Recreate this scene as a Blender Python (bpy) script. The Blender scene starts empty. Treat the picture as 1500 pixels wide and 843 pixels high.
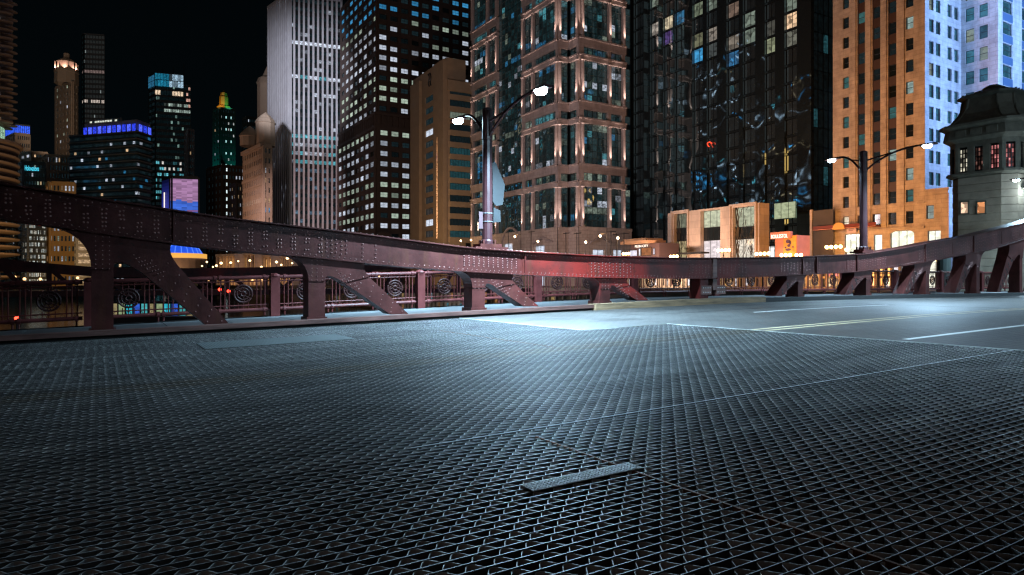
import bpy, math, random
from mathutils import Vector
random.seed(7)
C = bpy.context.scene.collection
R = random.random
# ------------------------------------------------------------------ camera
F_ = 1000.0; HY = 412.0; EYE = 1.2           # focal length in photo pixels, horizon row, eye height (m)
TH = math.radians(31.25); c_, n_ = math.cos(TH), math.sin(TH)
cd = bpy.data.cameras.new('camera'); cam = bpy.data.objects.new('camera', cd); C.objects.link(cam)
cd.sensor_width = 36; cd.lens = 24; cd.shift_y = -9.5/1500; cd.clip_start = .05; cd.clip_end = 6000
cam.location = (0, 0, EYE); cam.rotation_euler = (math.pi/2, 0, -TH)
bpy.context.scene.camera = cam
# ------------------------------------------------------------------ night sky
w = bpy.data.worlds.new('World'); bpy.context.scene.world = w; w.use_nodes = True
nt = w.node_tree; bg = nt.nodes['Background']
tc = nt.nodes.new('ShaderNodeTexCoord'); sp = nt.nodes.new('ShaderNodeSeparateXYZ'); rp = nt.nodes.new('ShaderNodeValToRGB')
nt.links.new(tc.outputs['Generated'], sp.inputs[0]); nt.links.new(sp.outputs['Z'], rp.inputs[0]); nt.links.new(rp.outputs[0], bg.inputs[0])
rp.color_ramp.elements[0].position = 0; rp.color_ramp.elements[0].color = (.0012, .0026, .0034, 1)
rp.color_ramp.elements[1].position = .5; rp.color_ramp.elements[1].color = (.0004, .0010, .0014, 1)
bg.inputs[1].default_value = 1.0
# dim sun added as fill on every facade, in place of city glow
sd = bpy.data.lights.new('night_glow_fill', 'SUN'); so = bpy.data.objects.new('night_glow_fill', sd); C.objects.link(so)
sd.energy = .075; sd.angle = math.radians(30); sd.color = (1, .80, .72)
so.rotation_euler = Vector((.62, .70, -.38)).to_track_quat('-Z', 'Y').to_euler()
vs = bpy.context.scene.view_settings; vs.view_transform = 'Standard'; vs.look = 'None'; vs.exposure = 0; vs.gamma = 1
bpy.context.scene.render.engine = 'CYCLES'
cy = bpy.context.scene.cycles; cy.use_denoising = True; cy.filter_width = 1.3; cy.max_bounces = 5; cy.glossy_bounces = 3; cy.diffuse_bounces = 2
cy.sample_clamp_indirect = 3; cy.use_light_tree = True; cy.caustics_reflective = False; cy.caustics_refractive = False

# ------------------------------------------------------------------ helpers: directions and places
def ray(u):
    m = (u-750)/F_; return (m*c_+n_, c_-m*n_)           # ground direction per metre of depth
def on_s(u, S): r = ray(u); d = S/r[0]; return (S, d*r[1])
def on_t(u, Tt): r = ray(u); d = Tt/r[1]; return (d*r[0], Tt)
def at_d(u, d): r = ray(u); return (d*r[0], d*r[1])
def depth(s, t): return s*n_+t*c_
def zat(p, v): return EYE+(HY-v)/F_*depth(*p)
# ------------------------------------------------------------------ materials
MATS = {}
def mat(name, col=(.5,.5,.5), rough=.6, metal=0., noise=.0, nscale=1.0, bump=0., bscale=20., emit=None, estr=1., stretch=None, col2=None, spec=.5):
    m = bpy.data.materials.new(name); MATS[name] = m; m.use_nodes = True; nt = m.node_tree; b = nt.nodes['Principled BSDF']
    b.inputs['Base Color'].default_value = (*col, 1); b.inputs['Roughness'].default_value = rough; b.inputs['Metallic'].default_value = metal
    b.inputs['Specular IOR Level'].default_value = spec
    tc = nt.nodes.new('ShaderNodeNewGeometry'); src = tc.outputs['Position']
    if stretch:
        mp = nt.nodes.new('ShaderNodeMapping'); mp.inputs['Scale'].default_value = stretch
        nt.links.new(src, mp.inputs[0]); src = mp.outputs[0]
    if noise or col2:
        nz = nt.nodes.new('ShaderNodeTexNoise'); nz.inputs['Scale'].default_value = nscale; nz.inputs['Detail'].default_value = 6; nz.inputs['Roughness'].default_value = .65
        nt.links.new(src, nz.inputs['Vector'])
        rp = nt.nodes.new('ShaderNodeValToRGB'); rp.color_ramp.elements[0].position = .32; rp.color_ramp.elements[1].position = .68
        k = noise; a = col; d2 = col2 or tuple(min(1, x*(1+k)) for x in col)
        rp.color_ramp.elements[0].color = (*[x*(1-k) for x in a], 1); rp.color_ramp.elements[1].color = (*d2, 1)
        nt.links.new(nz.outputs[0], rp.inputs[0]); nt.links.new(rp.outputs[0], b.inputs['Base Color'])
        mr = nt.nodes.new('ShaderNodeMapRange'); mr.inputs[3].default_value = max(.02, rough-.12); mr.inputs[4].default_value = min(1, rough+.15)
        nt.links.new(nz.outputs[0], mr.inputs[0]); nt.links.new(mr.outputs[0], b.inputs['Roughness'])
    if bump:
        n2 = nt.nodes.new('ShaderNodeTexNoise'); n2.inputs['Scale'].default_value = bscale; n2.inputs['Detail'].default_value = 4
        bp = nt.nodes.new('ShaderNodeBump'); bp.inputs['Strength'].default_value = bump; bp.inputs['Distance'].default_value = .05
        nt.links.new(src, n2.inputs['Vector']); nt.links.new(n2.outputs[0], bp.inputs['Height']); nt.links.new(bp.outputs[0], b.inputs['Normal'])
    if emit:
        b.inputs['Emission Color'].default_value = (*emit, 1); b.inputs['Emission Strength'].default_value = estr
    return m
def glow_mat(name, source, rough=.08, wav=.0, wscale=.3, pat=2.2, dark=(.008,.012,.014), pstr=1.0):
    """window glass: dark and glossy; room light, and a faint tone in unlit panes, glow per pane"""
    m = bpy.data.materials.new(name); MATS[name] = m; m.use_nodes = True; nt = m.node_tree; b = nt.nodes['Principled BSDF']
    b.inputs['Base Color'].default_value = (*dark, 1); b.inputs['Roughness'].default_value = rough; b.inputs['IOR'].default_value = 1.6
    if source == 'attr':
        a = nt.nodes.new('ShaderNodeAttribute'); a.attribute_name = 'glow'; col = a.outputs['Color']
    else:
        a = nt.nodes.new('ShaderNodeObjectInfo'); col = a.outputs['Color']
    tc = nt.nodes.new('ShaderNodeTexCoord')
    gm = nt.nodes.new('ShaderNodeNewGeometry')
    vz = nt.nodes.new('ShaderNodeTexVoronoi'); vz.inputs['Scale'].default_value = pat
    mp = nt.nodes.new('ShaderNodeMapping'); mp.inputs['Scale'].default_value = (1, 1, 1.6)
    nt.links.new(gm.outputs['Position'], mp.inputs[0]); nt.links.new(mp.outputs[0], vz.inputs['Vector'])
    sx = nt.nodes.new('ShaderNodeSeparateColor'); nt.links.new(vz.outputs['Color'], sx.inputs[0])
    mr = nt.nodes.new('ShaderNodeMapRange'); mr.inputs[1].default_value = 0; mr.inputs[2].default_value = 1
    mr.inputs[3].default_value = 1-.75*pstr; mr.inputs[4].default_value = 1+.45*pstr
    nt.links.new(sx.outputs[0], mr.inputs[0])
    mx = nt.nodes.new('ShaderNodeVectorMath'); mx.operation = 'SCALE'
    nt.links.new(col, mx.inputs[0]); nt.links.new(mr.outputs[0], mx.inputs['Scale'])
    nt.links.new(mx.outputs[0], b.inputs['Emission Color']); b.inputs['Emission Strength'].default_value = 1
    if wav:
        n2 = nt.nodes.new('ShaderNodeTexNoise'); n2.inputs['Scale'].default_value = wscale; n2.inputs['Detail'].default_value = 1.2
        bp = nt.nodes.new('ShaderNodeBump'); bp.inputs['Strength'].default_value = wav; bp.inputs['Distance'].default_value = .3
        nt.links.new(gm.outputs['Position'], n2.inputs['Vector']); nt.links.new(n2.outputs[0], bp.inputs['Height']); nt.links.new(bp.outputs[0], b.inputs['Normal'])
    m.cycles.emission_sampling = 'NONE'
    return m
def lamp_mat(name, col, s):
    m = mat(name, (.02,.02,.02), .4, emit=col, estr=s); m.cycles.emission_sampling = 'NONE'; return m

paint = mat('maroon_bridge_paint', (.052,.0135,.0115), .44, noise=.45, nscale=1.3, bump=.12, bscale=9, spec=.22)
def red_glow_patches(m):                                   # red glow on the girder's middle, put into the paint as patches
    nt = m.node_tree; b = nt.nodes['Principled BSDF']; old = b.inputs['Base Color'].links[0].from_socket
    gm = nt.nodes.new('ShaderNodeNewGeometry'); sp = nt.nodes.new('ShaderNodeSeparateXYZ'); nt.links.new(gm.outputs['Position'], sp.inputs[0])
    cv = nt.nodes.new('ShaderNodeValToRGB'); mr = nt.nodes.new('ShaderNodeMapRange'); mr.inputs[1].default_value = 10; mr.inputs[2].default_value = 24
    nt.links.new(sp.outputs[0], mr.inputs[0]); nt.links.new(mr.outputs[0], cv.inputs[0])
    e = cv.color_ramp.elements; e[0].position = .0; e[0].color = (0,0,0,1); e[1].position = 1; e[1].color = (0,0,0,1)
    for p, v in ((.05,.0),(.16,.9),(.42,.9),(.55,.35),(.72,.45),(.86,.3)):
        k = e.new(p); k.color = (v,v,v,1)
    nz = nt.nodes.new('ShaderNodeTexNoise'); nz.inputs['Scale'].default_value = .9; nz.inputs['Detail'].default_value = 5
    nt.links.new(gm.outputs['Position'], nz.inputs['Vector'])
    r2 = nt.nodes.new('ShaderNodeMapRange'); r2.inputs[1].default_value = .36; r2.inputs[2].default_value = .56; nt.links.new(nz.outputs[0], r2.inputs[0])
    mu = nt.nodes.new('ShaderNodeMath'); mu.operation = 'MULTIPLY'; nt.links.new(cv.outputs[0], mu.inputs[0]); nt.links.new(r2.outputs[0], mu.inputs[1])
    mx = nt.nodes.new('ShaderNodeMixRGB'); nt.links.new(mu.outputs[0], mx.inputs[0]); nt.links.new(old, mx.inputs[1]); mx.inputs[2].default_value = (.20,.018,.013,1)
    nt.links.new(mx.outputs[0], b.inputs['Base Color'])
red_glow_patches(paint)
def rust_runs(m):                                     # thin rust streaks and grime running down the steel
    nt = m.node_tree; b = nt.nodes['Principled BSDF']; old = b.inputs['Base Color'].links[0].from_socket
    gm = nt.nodes.new('ShaderNodeNewGeometry'); mp = nt.nodes.new('ShaderNodeMapping'); mp.inputs['Scale'].default_value = (7,7,.5); nt.links.new(gm.outputs['Position'], mp.inputs[0])
    nz = nt.nodes.new('ShaderNodeTexNoise'); nz.inputs['Scale'].default_value = 1; nz.inputs['Detail'].default_value = 6; nt.links.new(mp.outputs[0], nz.inputs['Vector'])
    mr = nt.nodes.new('ShaderNodeMapRange'); mr.inputs[1].default_value = .56; mr.inputs[2].default_value = .72; mr.inputs[4].default_value = .6; nt.links.new(nz.outputs[0], mr.inputs[0])
    mx = nt.nodes.new('ShaderNodeMixRGB'); nt.links.new(mr.outputs[0], mx.inputs[0]); nt.links.new(old, mx.inputs[1]); mx.inputs[2].default_value = (.062,.022,.012,1)
    n3 = nt.nodes.new('ShaderNodeTexNoise'); n3.inputs['Scale'].default_value = 14; n3.inputs['Detail'].default_value = 4; nt.links.new(gm.outputs['Position'], n3.inputs['Vector'])
    m3 = nt.nodes.new('ShaderNodeMapRange'); m3.inputs[1].default_value = .66; m3.inputs[2].default_value = .70; nt.links.new(n3.outputs[0], m3.inputs[0])
    m4 = nt.nodes.new('ShaderNodeMixRGB'); nt.links.new(m3.outputs[0], m4.inputs[0]); nt.links.new(mx.outputs[0], m4.inputs[1]); m4.inputs[2].default_value = (.02,.014,.012,1)
    nt.links.new(m4.outputs[0], b.inputs['Base Color'])
rust_runs(paint)
rivet_m = mat('rivet_glint_paint', (.36,.20,.18), .25, metal=.5)  # paler than the girder: rivet highlights put into the colour
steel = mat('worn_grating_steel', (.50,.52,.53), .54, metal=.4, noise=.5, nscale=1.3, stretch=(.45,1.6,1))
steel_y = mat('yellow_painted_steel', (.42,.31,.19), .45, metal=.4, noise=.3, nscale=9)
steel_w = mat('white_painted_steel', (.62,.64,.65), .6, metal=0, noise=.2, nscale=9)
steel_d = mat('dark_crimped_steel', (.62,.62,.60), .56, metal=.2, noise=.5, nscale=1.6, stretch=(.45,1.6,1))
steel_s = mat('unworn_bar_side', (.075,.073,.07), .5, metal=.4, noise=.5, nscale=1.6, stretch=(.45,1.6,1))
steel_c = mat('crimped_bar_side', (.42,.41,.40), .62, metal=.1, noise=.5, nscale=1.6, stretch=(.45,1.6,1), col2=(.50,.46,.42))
rust = mat('rusty_angle', (.16,.065,.03), .7, metal=.3, noise=.5, nscale=8)
plate_m = mat('studded_plate', (.78,.80,.80), .55, metal=.0, noise=.2, nscale=12, bump=.6, bscale=90)
wood = mat('weathered_timber', (.20,.13,.07), .7, noise=.5, nscale=2, stretch=(.6,6,6), bump=.3, bscale=12)
beam_m = mat('rubbed_brown_steel', (.12,.06,.05), .45, metal=.2, noise=.5, nscale=2, stretch=(.5,3,3))
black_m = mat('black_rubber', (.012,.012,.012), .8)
walk_m = mat('sidewalk_slab', (.125,.135,.14), .55, noise=.25, nscale=1.5, bump=.2, bscale=30)
road_m = mat('concrete_filled_grating', (.055,.053,.049), .5, noise=.35, nscale=.8, spec=.45)
def gridlines(m):
    nt = m.node_tree; b = nt.nodes['Principled BSDF']; old = b.inputs['Base Color'].links[0].from_socket
    tc = nt.nodes.new('ShaderNodeTexCoord'); br = nt.nodes.new('ShaderNodeTexBrick')
    br.inputs['Scale'].default_value = 1; br.inputs['Brick Width'].default_value = .276; br.inputs['Row Height'].default_value = .144
    br.inputs['Mortar Size'].default_value = .012; br.inputs['Mortar Smooth'].default_value = .2; br.offset = .5
    br.inputs['Color1'].default_value = (1,1,1,1); br.inputs['Color2'].default_value = (.75,.75,.75,1); br.inputs['Mortar'].default_value = (.3,.3,.3,1)
    nt.links.new(tc.outputs['Object'], br.inputs['Vector'])
    mx = nt.nodes.new('ShaderNodeMixRGB'); mx.blend_type = 'MULTIPLY'; mx.inputs[0].default_value = .8
    nt.links.new(old, mx.inputs[1]); nt.links.new(br.outputs[0], mx.inputs[2]); nt.links.new(mx.outputs[0], b.inputs['Base Color'])
    bp = nt.nodes.new('ShaderNodeBump'); bp.inputs['Strength'].default_value = .5; bp.inputs['Distance'].default_value = .02
    n2 = nt.nodes.new('ShaderNodeTexNoise'); n2.inputs['Scale'].default_value = 5; n2.inputs['Detail'].default_value = 8
    nt.links.new(tc.outputs['Object'], n2.inputs['Vector']); ad = nt.nodes.new('ShaderNodeMath'); ad.operation = 'ADD'
    nt.links.new(br.outputs[1], ad.inputs[0]); ad.inputs[1].default_value = 0
    sb = nt.nodes.new('ShaderNodeMath'); sb.operation = 'SUBTRACT'; nt.links.new(n2.outputs[0], sb.inputs[0]); nt.links.new(ad.outputs[0], sb.inputs[1])
    nt.links.new(sb.outputs[0], bp.inputs['Height']); nt.links.new(bp.outputs[0], b.inputs['Normal'])
def joints(m, w_, h_, k=.55):
    nt = m.node_tree; b = nt.nodes['Principled BSDF']; old = b.inputs['Base Color'].links[0].from_socket
    gm = nt.nodes.new('ShaderNodeNewGeometry'); sp = nt.nodes.new('ShaderNodeSeparateXYZ'); ad = nt.nodes.new('ShaderNodeMath'); ad.operation = 'ADD'; cb = nt.nodes.new('ShaderNodeCombineXYZ')
    nt.links.new(gm.outputs['Position'], sp.inputs[0]); nt.links.new(sp.outputs[0], ad.inputs[0]); nt.links.new(sp.outputs[1], ad.inputs[1]); nt.links.new(ad.outputs[0], cb.inputs[0]); nt.links.new(sp.outputs[2], cb.inputs[1])
    br = nt.nodes.new('ShaderNodeTexBrick'); br.inputs['Scale'].default_value = 1; br.inputs['Brick Width'].default_value = w_; br.inputs['Row Height'].default_value = h_; br.inputs['Mortar Size'].default_value = .03
    br.inputs['Color1'].default_value = (1,1,1,1); br.inputs['Color2'].default_value = (.86,.86,.86,1); br.inputs['Mortar'].default_value = (k,k,k,1)
    nt.links.new(cb.outputs[0], br.inputs['Vector']); mx = nt.nodes.new('ShaderNodeMixRGB'); mx.blend_type = 'MULTIPLY'; mx.inputs[0].default_value = 1
    nt.links.new(old, mx.inputs[1]); nt.links.new(br.outputs[0], mx.inputs[2])
    nz = nt.nodes.new('ShaderNodeTexNoise'); nz.inputs['Scale'].default_value = .35; nz.inputs['Detail'].default_value = 8; mp = nt.nodes.new('ShaderNodeMapping'); mp.inputs['Scale'].default_value = (2.5,2.5,.5)
    nt.links.new(gm.outputs['Position'], mp.inputs[0]); nt.links.new(mp.outputs[0], nz.inputs['Vector']); rr = nt.nodes.new('ShaderNodeMapRange'); rr.inputs[1].default_value = .35; rr.inputs[2].default_value = .6; rr.inputs[3].default_value = .80; rr.inputs[4].default_value = 1
    nt.links.new(nz.outputs[0], rr.inputs[0]); m2 = nt.nodes.new('ShaderNodeVectorMath'); m2.operation = 'SCALE'; nt.links.new(mx.outputs[0], m2.inputs[0]); nt.links.new(rr.outputs[0], m2.inputs['Scale'])
    nt.links.new(m2.outputs[0], b.inputs['Base Color'])
gridlines(road_m)
asph = mat('street_asphalt', (.05,.05,.05), .7, noise=.3, nscale=2)
quay_m = mat('quay_concrete', (.20,.18,.15), .8, noise=.3, nscale=.6)
water_m = mat('dark_river_water', (.004,.010,.012), .12, bump=.5, bscale=1.2)
yl = mat('yellow_road_paint', (.42,.33,.20), .6, noise=.3, nscale=6); wl = mat('white_road_paint', (.65,.65,.62), .5, noise=.2, nscale=6)
W_attr = glow_mat('window_glass_by_pane', 'attr')
W_wavy = glow_mat('wavy_mirror_glass', 'attr', .03, wav=.6, wscale=.22)
W_obj = glow_mat('window_glass', 'obj', .1, pat=1.7, pstr=.4)
W_dull = glow_mat('dull_smoked_glass', 'attr', .6)
MATS['dull_smoked_glass'].node_tree.nodes['Principled BSDF'].inputs['Specular IOR Level'].default_value = .1
W_black = glow_mat('black_tower_glass', 'obj', .03, wav=.5, wscale=.17, pat=1.1)
bb = W_black.node_tree.nodes['Principled BSDF']; bb.inputs['Metallic'].default_value = .9; bb.inputs['Base Color'].default_value = (.25,.33,.36,1)
bb = W_wavy.node_tree.nodes['Principled BSDF']; bb.inputs['Metallic'].default_value = .9; bb.inputs['Base Color'].default_value = (.20,.27,.29,1)
mull = mat('dark_mullion', (.03,.032,.035), .4, metal=.5)

# ------------------------------------------------------------------ helpers: meshes
class MB:
    def __init__(s): s.v = []; s.f = []; s.m = []; s.g = []
    def face(s, pts, mi=0, g=(0,0,0)):
        i = len(s.v); s.v += [tuple(p) for p in pts]; s.f.append(tuple(range(i, i+len(pts)))); s.m.append(mi); s.g.append(g)
    def box(s, x0, x1, y0, y1, z0, z1, mi=0, P=None, g=(0,0,0)):
        P = P or (lambda a, b, z: (a, b, z)); i = len(s.v)
        s.v += [P(x, y, z) for z in (z0, z1) for x, y in ((x0,y0),(x1,y0),(x1,y1),(x0,y1))]
        for f in ((0,3,2,1),(4,5,6,7),(0,1,5,4),(1,2,6,5),(2,3,7,6),(3,0,4,7)):
            s.f.append(tuple(i+k for k in f)); s.m.append(mi); s.g.append(g)
    def prism(s, poly, y0, y1, mi=0, P=None):
        """poly in (x, z), extruded in y"""
        P = P or (lambda a, b, z: (a, b, z)); i = len(s.v); n = len(poly)
        s.v += [P(x, y0, z) for x, z in poly]+[P(x, y1, z) for x, z in poly]
        s.f.append(tuple(range(i, i+n))); s.f.append(tuple(range(i+2*n-1, i+n-1, -1)))
        for k in range(n):
            j = (k+1) % n; s.f.append((i+k, i+n+k, i+n+j, i+j))
        s.m += [mi]*(n+2); s.g += [(0,0,0)]*(n+2)
    def foot(s, poly, z0, z1, mi=0, cap=True):
        i = len(s.v); n = len(poly); s.v += [(x,y,z0) for x,y in poly]+[(x,y,z1) for x,y in poly]
        for k in range(n):
            j = (k+1) % n; s.f.append((i+k, i+j, i+n+j, i+n+k)); s.m.append(mi); s.g.append((0,0,0))
        if cap: s.f.append(tuple(range(i+n, i+2*n))); s.m.append(mi); s.g.append((0,0,0))
    def tube(s, pts, r, n=8, mi=0, close=True):
        pts = [Vector(p) for p in pts]; rs = r if isinstance(r, (list, tuple)) else [r]*len(pts); i0 = len(s.v)
        for k, p in enumerate(pts):
            d = (pts[min(k+1, len(pts)-1)]-pts[max(k-1, 0)]).normalized()
            a = d.cross(Vector((0,0,1)) if abs(d.z) < .9 else Vector((1,0,0))).normalized(); b = d.cross(a)
            s.v += [tuple(p+(a*math.cos(q)+b*math.sin(q))*rs[k]) for q in (2*math.pi*j/n for j in range(n))]
        for k in range(len(pts)-1):
            for j in range(n):
                a = i0+k*n+j; b = i0+k*n+(j+1) % n; s.f.append((a, b, b+n, a+n)); s.m.append(mi); s.g.append((0,0,0))
        if close:
            s.f.append(tuple(i0+j for j in range(n))); s.f.append(tuple(i0+(len(pts)-1)*n+j for j in reversed(range(n)))); s.m += [mi]*2; s.g += [(0,0,0)]*2
    def lathe(s, prof, n=12, mi=0, c=(0,0,0)):
        i0 = len(s.v)
        for r, z in prof: s.v += [(c[0]+r*math.cos(2*math.pi*j/n), c[1]+r*math.sin(2*math.pi*j/n), c[2]+z) for j in range(n)]
        for k in range(len(prof)-1):
            for j in range(n):
                a = i0+k*n+j; b = i0+k*n+(j+1) % n; s.f.append((a, b, b+n, a+n)); s.m.append(mi); s.g.append((0,0,0))
        s.f.append(tuple(i0+(len(prof)-1)*n+j for j in range(n))); s.m.append(mi); s.g.append((0,0,0))
    def dome(s, p, r, ax, n=6, mi=0):
        """rivet head at p pointing along ax"""
        ax = Vector(ax).normalized(); a = ax.cross(Vector((0,0,1)) if abs(ax.z) < .9 else Vector((1,0,0))).normalized(); b = ax.cross(a); p = Vector(p); i = len(s.v)
        for rr, h in ((1,0),(.72,.55)):
            s.v += [tuple(p+(a*math.cos(q)+b*math.sin(q))*r*rr+ax*r*h) for q in (2*math.pi*j/n for j in range(n))]
        s.v.append(tuple(p+ax*r*.8))
        for j in range(n):
            k = (j+1) % n; s.f += [(i+j, i+k, i+n+k, i+n+j), (i+n+j, i+n+k, i+2*n)]; s.m += [mi]*2; s.g += [(0,0,0)]*2
    def mesh(s, name, mats, off=(0,0,0), glow=False, smooth=False):
        me = bpy.data.meshes.new(name); o = off
        me.from_pydata([(x-o[0], y-o[1], z-o[2]) for x, y, z in s.v], [], s.f)
        for m in (mats if isinstance(mats, (list, tuple)) else [mats]): me.materials.append(m)
        me.polygons.foreach_set('material_index', s.m)
        if smooth: me.polygons.foreach_set('use_smooth', [True]*len(s.f))
        if glow:
            at = me.attributes.new('glow', 'FLOAT_COLOR', 'CORNER'); buf = []
            for f, g in zip(s.f, s.g): buf += [g[0], g[1], g[2], 1]*len(f)
            at.data.foreach_set('color', buf)
        me.update(); return me
    def build(s, name, mats, parent=None, glow=False, smooth=False, stuff=False):
        if not s.f: return None
        off = wloc(parent) if parent is not None else (0,0,0)
        o = bpy.data.objects.new(name, s.mesh(name, mats, off, glow, smooth)); C.objects.link(o)
        if parent is not None: o.parent = parent
        if stuff: o['kind'] = 'stuff'
        return o
def wloc(o):
    v = Vector((0,0,0))
    while o is not None: v += o.location; o = o.parent
    return v
def tag(o, label, cat, group=None):
    o['label'] = label; o['category'] = cat
    if group: o['group'] = group
    return o
def thing(name, loc, label, cat, group=None):
    o = bpy.data.objects.new(name, None); C.objects.link(o); o.location = loc; o.empty_display_size = .2
    return tag(o, label, cat, group)
def struct(o): o['kind'] = 'structure'; return o
def dup(root, loc, label=None, rz=None):
    r = root.copy(); C.objects.link(r); r.location = loc
    if rz is not None: r.rotation_euler = (0,0,rz)
    if label: r['label'] = label
    for ch in list(root.children):
        k = ch.copy(); C.objects.link(k); k.parent = r
        for g in ch.children:
            q = g.copy(); C.objects.link(q); q.parent = k
    return r
def light(kind, loc, power, col, parent=None, target=None, size=None, angle=60, blend=.6, radius=.1, sy=None):  # lamps, and added fill lights that have no fixture
    d = bpy.data.lights.new('lamp_or_fill_light', kind); o = bpy.data.objects.new('lamp_or_fill_light', d); C.objects.link(o); d.energy = power; d.color = col
    o.location = Vector(loc)-(wloc(parent) if parent is not None else Vector((0,0,0)))
    if parent is not None: o.parent = parent
    if kind == 'AREA':
        d.size = size or 1
        if sy: d.shape = 'RECTANGLE'; d.size_y = sy
    else: d.shadow_soft_size = radius
    if kind == 'SPOT': d.spot_size = math.radians(angle); d.spot_blend = blend
    if target is not None: o.rotation_euler = (Vector(target)-Vector(loc)).to_track_quat('-Z', 'Y').to_euler()
    return o

# ------------------------------------------------------------------ helpers: facades
class Fr:
    """an upright facade plane from its left end L to its right end K, as seen from outside"""
    def __init__(s, L, K):
        s.L = L; dx, dy = K[0]-L[0], K[1]-L[1]; s.W = math.hypot(dx, dy); s.e = (dx/s.W, dy/s.W); s.n = (s.e[1], -s.e[0])
        s.ang = math.atan2(s.e[1], s.e[0])
    def P(s, a, b, z): return (s.L[0]+s.e[0]*a+s.n[0]*b, s.L[1]+s.e[1]*a+s.n[1]*b, z)
    def a(s, u):
        r = ray(u); det = r[0]*(-s.e[1])+s.e[0]*r[1]
        d = (s.L[0]*(-s.e[1])+s.e[0]*s.L[1])/det
        return (d*r[0]-s.L[0])*s.e[0]+(d*r[1]-s.L[1])*s.e[1]
    def z(s, u, v):
        a = s.a(u); return zat(s.P(a, 0, 0)[:2], v)
def holes_wall(mb, F, W, z0, z1, holes, dep=.25, a0=0, mi=0, mr=0, b=0):
    """wall sheet with real openings: holes = (a0, a1, z0, z1)"""
    A = sorted({a0, W, *[h[0] for h in holes], *[h[1] for h in holes]}); Z = sorted({z0, z1, *[h[2] for h in holes], *[h[3] for h in holes]})
    A = [x for x in A if a0 <= x <= W]; Z = [x for x in Z if z0 <= x <= z1]
    for i in range(len(A)-1):
        am = (A[i]+A[i+1])/2; k0 = None
        for j in range(len(Z)):
            inside = True
            if j < len(Z)-1:
                zm = (Z[j]+Z[j+1])/2; inside = any(h[0] < am < h[1] and h[2] < zm < h[3] for h in holes)
            if not inside and k0 is None: k0 = Z[j]
            if inside and k0 is not None:
                mb.face([F.P(A[i],b,k0), F.P(A[i+1],b,k0), F.P(A[i+1],b,Z[j]), F.P(A[i],b,Z[j])], mi); k0 = None
    for h in holes:
        q = [(h[0],h[2]),(h[1],h[2]),(h[1],h[3]),(h[0],h[3])]
        for k in range(4):
            (x0,y0),(x1,y1) = q[k], q[(k+1) % 4]
            mb.face([F.P(x0,b,y0), F.P(x0,b-dep,y0), F.P(x1,b-dep,y1), F.P(x1,b,y1)], mr)
_wc = {}
def window(F, a0, a1, z0, z1, b, parent, nc=1, nr=1, col=(0,0,0), m=None, fr=.06, frame_m=None, name='window', thick=.05):
    """one window as an object: glass in a frame with its bars"""
    w_, h_ = round(a1-a0, 2), round(z1-z0, 2); m = m or W_obj; fm = frame_m or mull; key = (w_, h_, nc, nr, m.name, fm.name, fr)
    if key not in _wc:
        q = MB(); q.face([(0,0,0),(w_,0,0),(w_,0,h_),(0,0,h_)], 0)
        for i in range(nc+1):
            x = min(max(i*w_/nc, fr/2), w_-fr/2); q.box(x-fr/2, x+fr/2, -thick, .02, 0, h_, 1)
        for j in range(nr+1):
            z = min(max(j*h_/nr, fr/2), h_-fr/2); q.box(0, w_, -thick*.8, .02, z-fr/2, z+fr/2, 1)
        _wc[key] = q.mesh(name, [m, fm])
    o = bpy.data.objects.new(name, _wc[key]); C.objects.link(o); o.parent = parent
    o.location = Vector(F.P(a0, b, z0))-wloc(parent); o.rotation_euler = (0,0,F.ang); o.color = (*col, 1)
    return o
def panes(name, F, a0, a1, z0, z1, nc, nr, b, parent, lit, m=None, fr=.08, frm=None):
    """curtain wall bay: every pane its own face with its own glow, real bars in front"""
    q = MB(); dw = (a1-a0)/nc; dh = (z1-z0)/nr
    for j in range(nr):
        for i in range(nc):
            q.face([F.P(a0+i*dw,b,z0+j*dh), F.P(a0+(i+1)*dw,b,z0+j*dh), F.P(a0+(i+1)*dw,b,z0+(j+1)*dh), F.P(a0+i*dw,b,z0+(j+1)*dh)], 0, lit(i, j))
    for i in range(nc+1): q.box(a0+i*dw-fr/2, a0+i*dw+fr/2, b-.02, b+.10, z0, z1, 1, F.P)
    for j in range(nr+1): q.box(a0, a1, b-.02, b+.085, z0+j*dh-fr/2, z0+j*dh+fr/2, 1, F.P)
    return q.build(name, [m or W_attr, frm or mull], parent, glow=True)
def pane_grid(q, F, a0, a1, z0, z1, nc, nr, wf, hf, b, lit, mi=0):
    dw = (a1-a0)/nc; dh = (z1-z0)/nr
    for j in range(nr):
        for i in range(nc):
            x = a0+(i+.5)*dw; z = z0+(j+.5)*dh; w2 = dw*wf/2; h2 = dh*hf/2
            q.face([F.P(x-w2,b,z-h2), F.P(x+w2,b,z-h2), F.P(x+w2,b,z+h2), F.P(x-w2,b,z+h2)], mi, lit(i, j))
def sc(c, k): return (c[0]*k, c[1]*k, c[2]*k)
WHT = (.72,.80,.95); GRN = (.55,.68,.55); TEAL = (.10,.42,.50); BLU = (.06,.40,.80); WRM = (.95,.62,.35); DKT = (.004,.009,.011)

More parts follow.
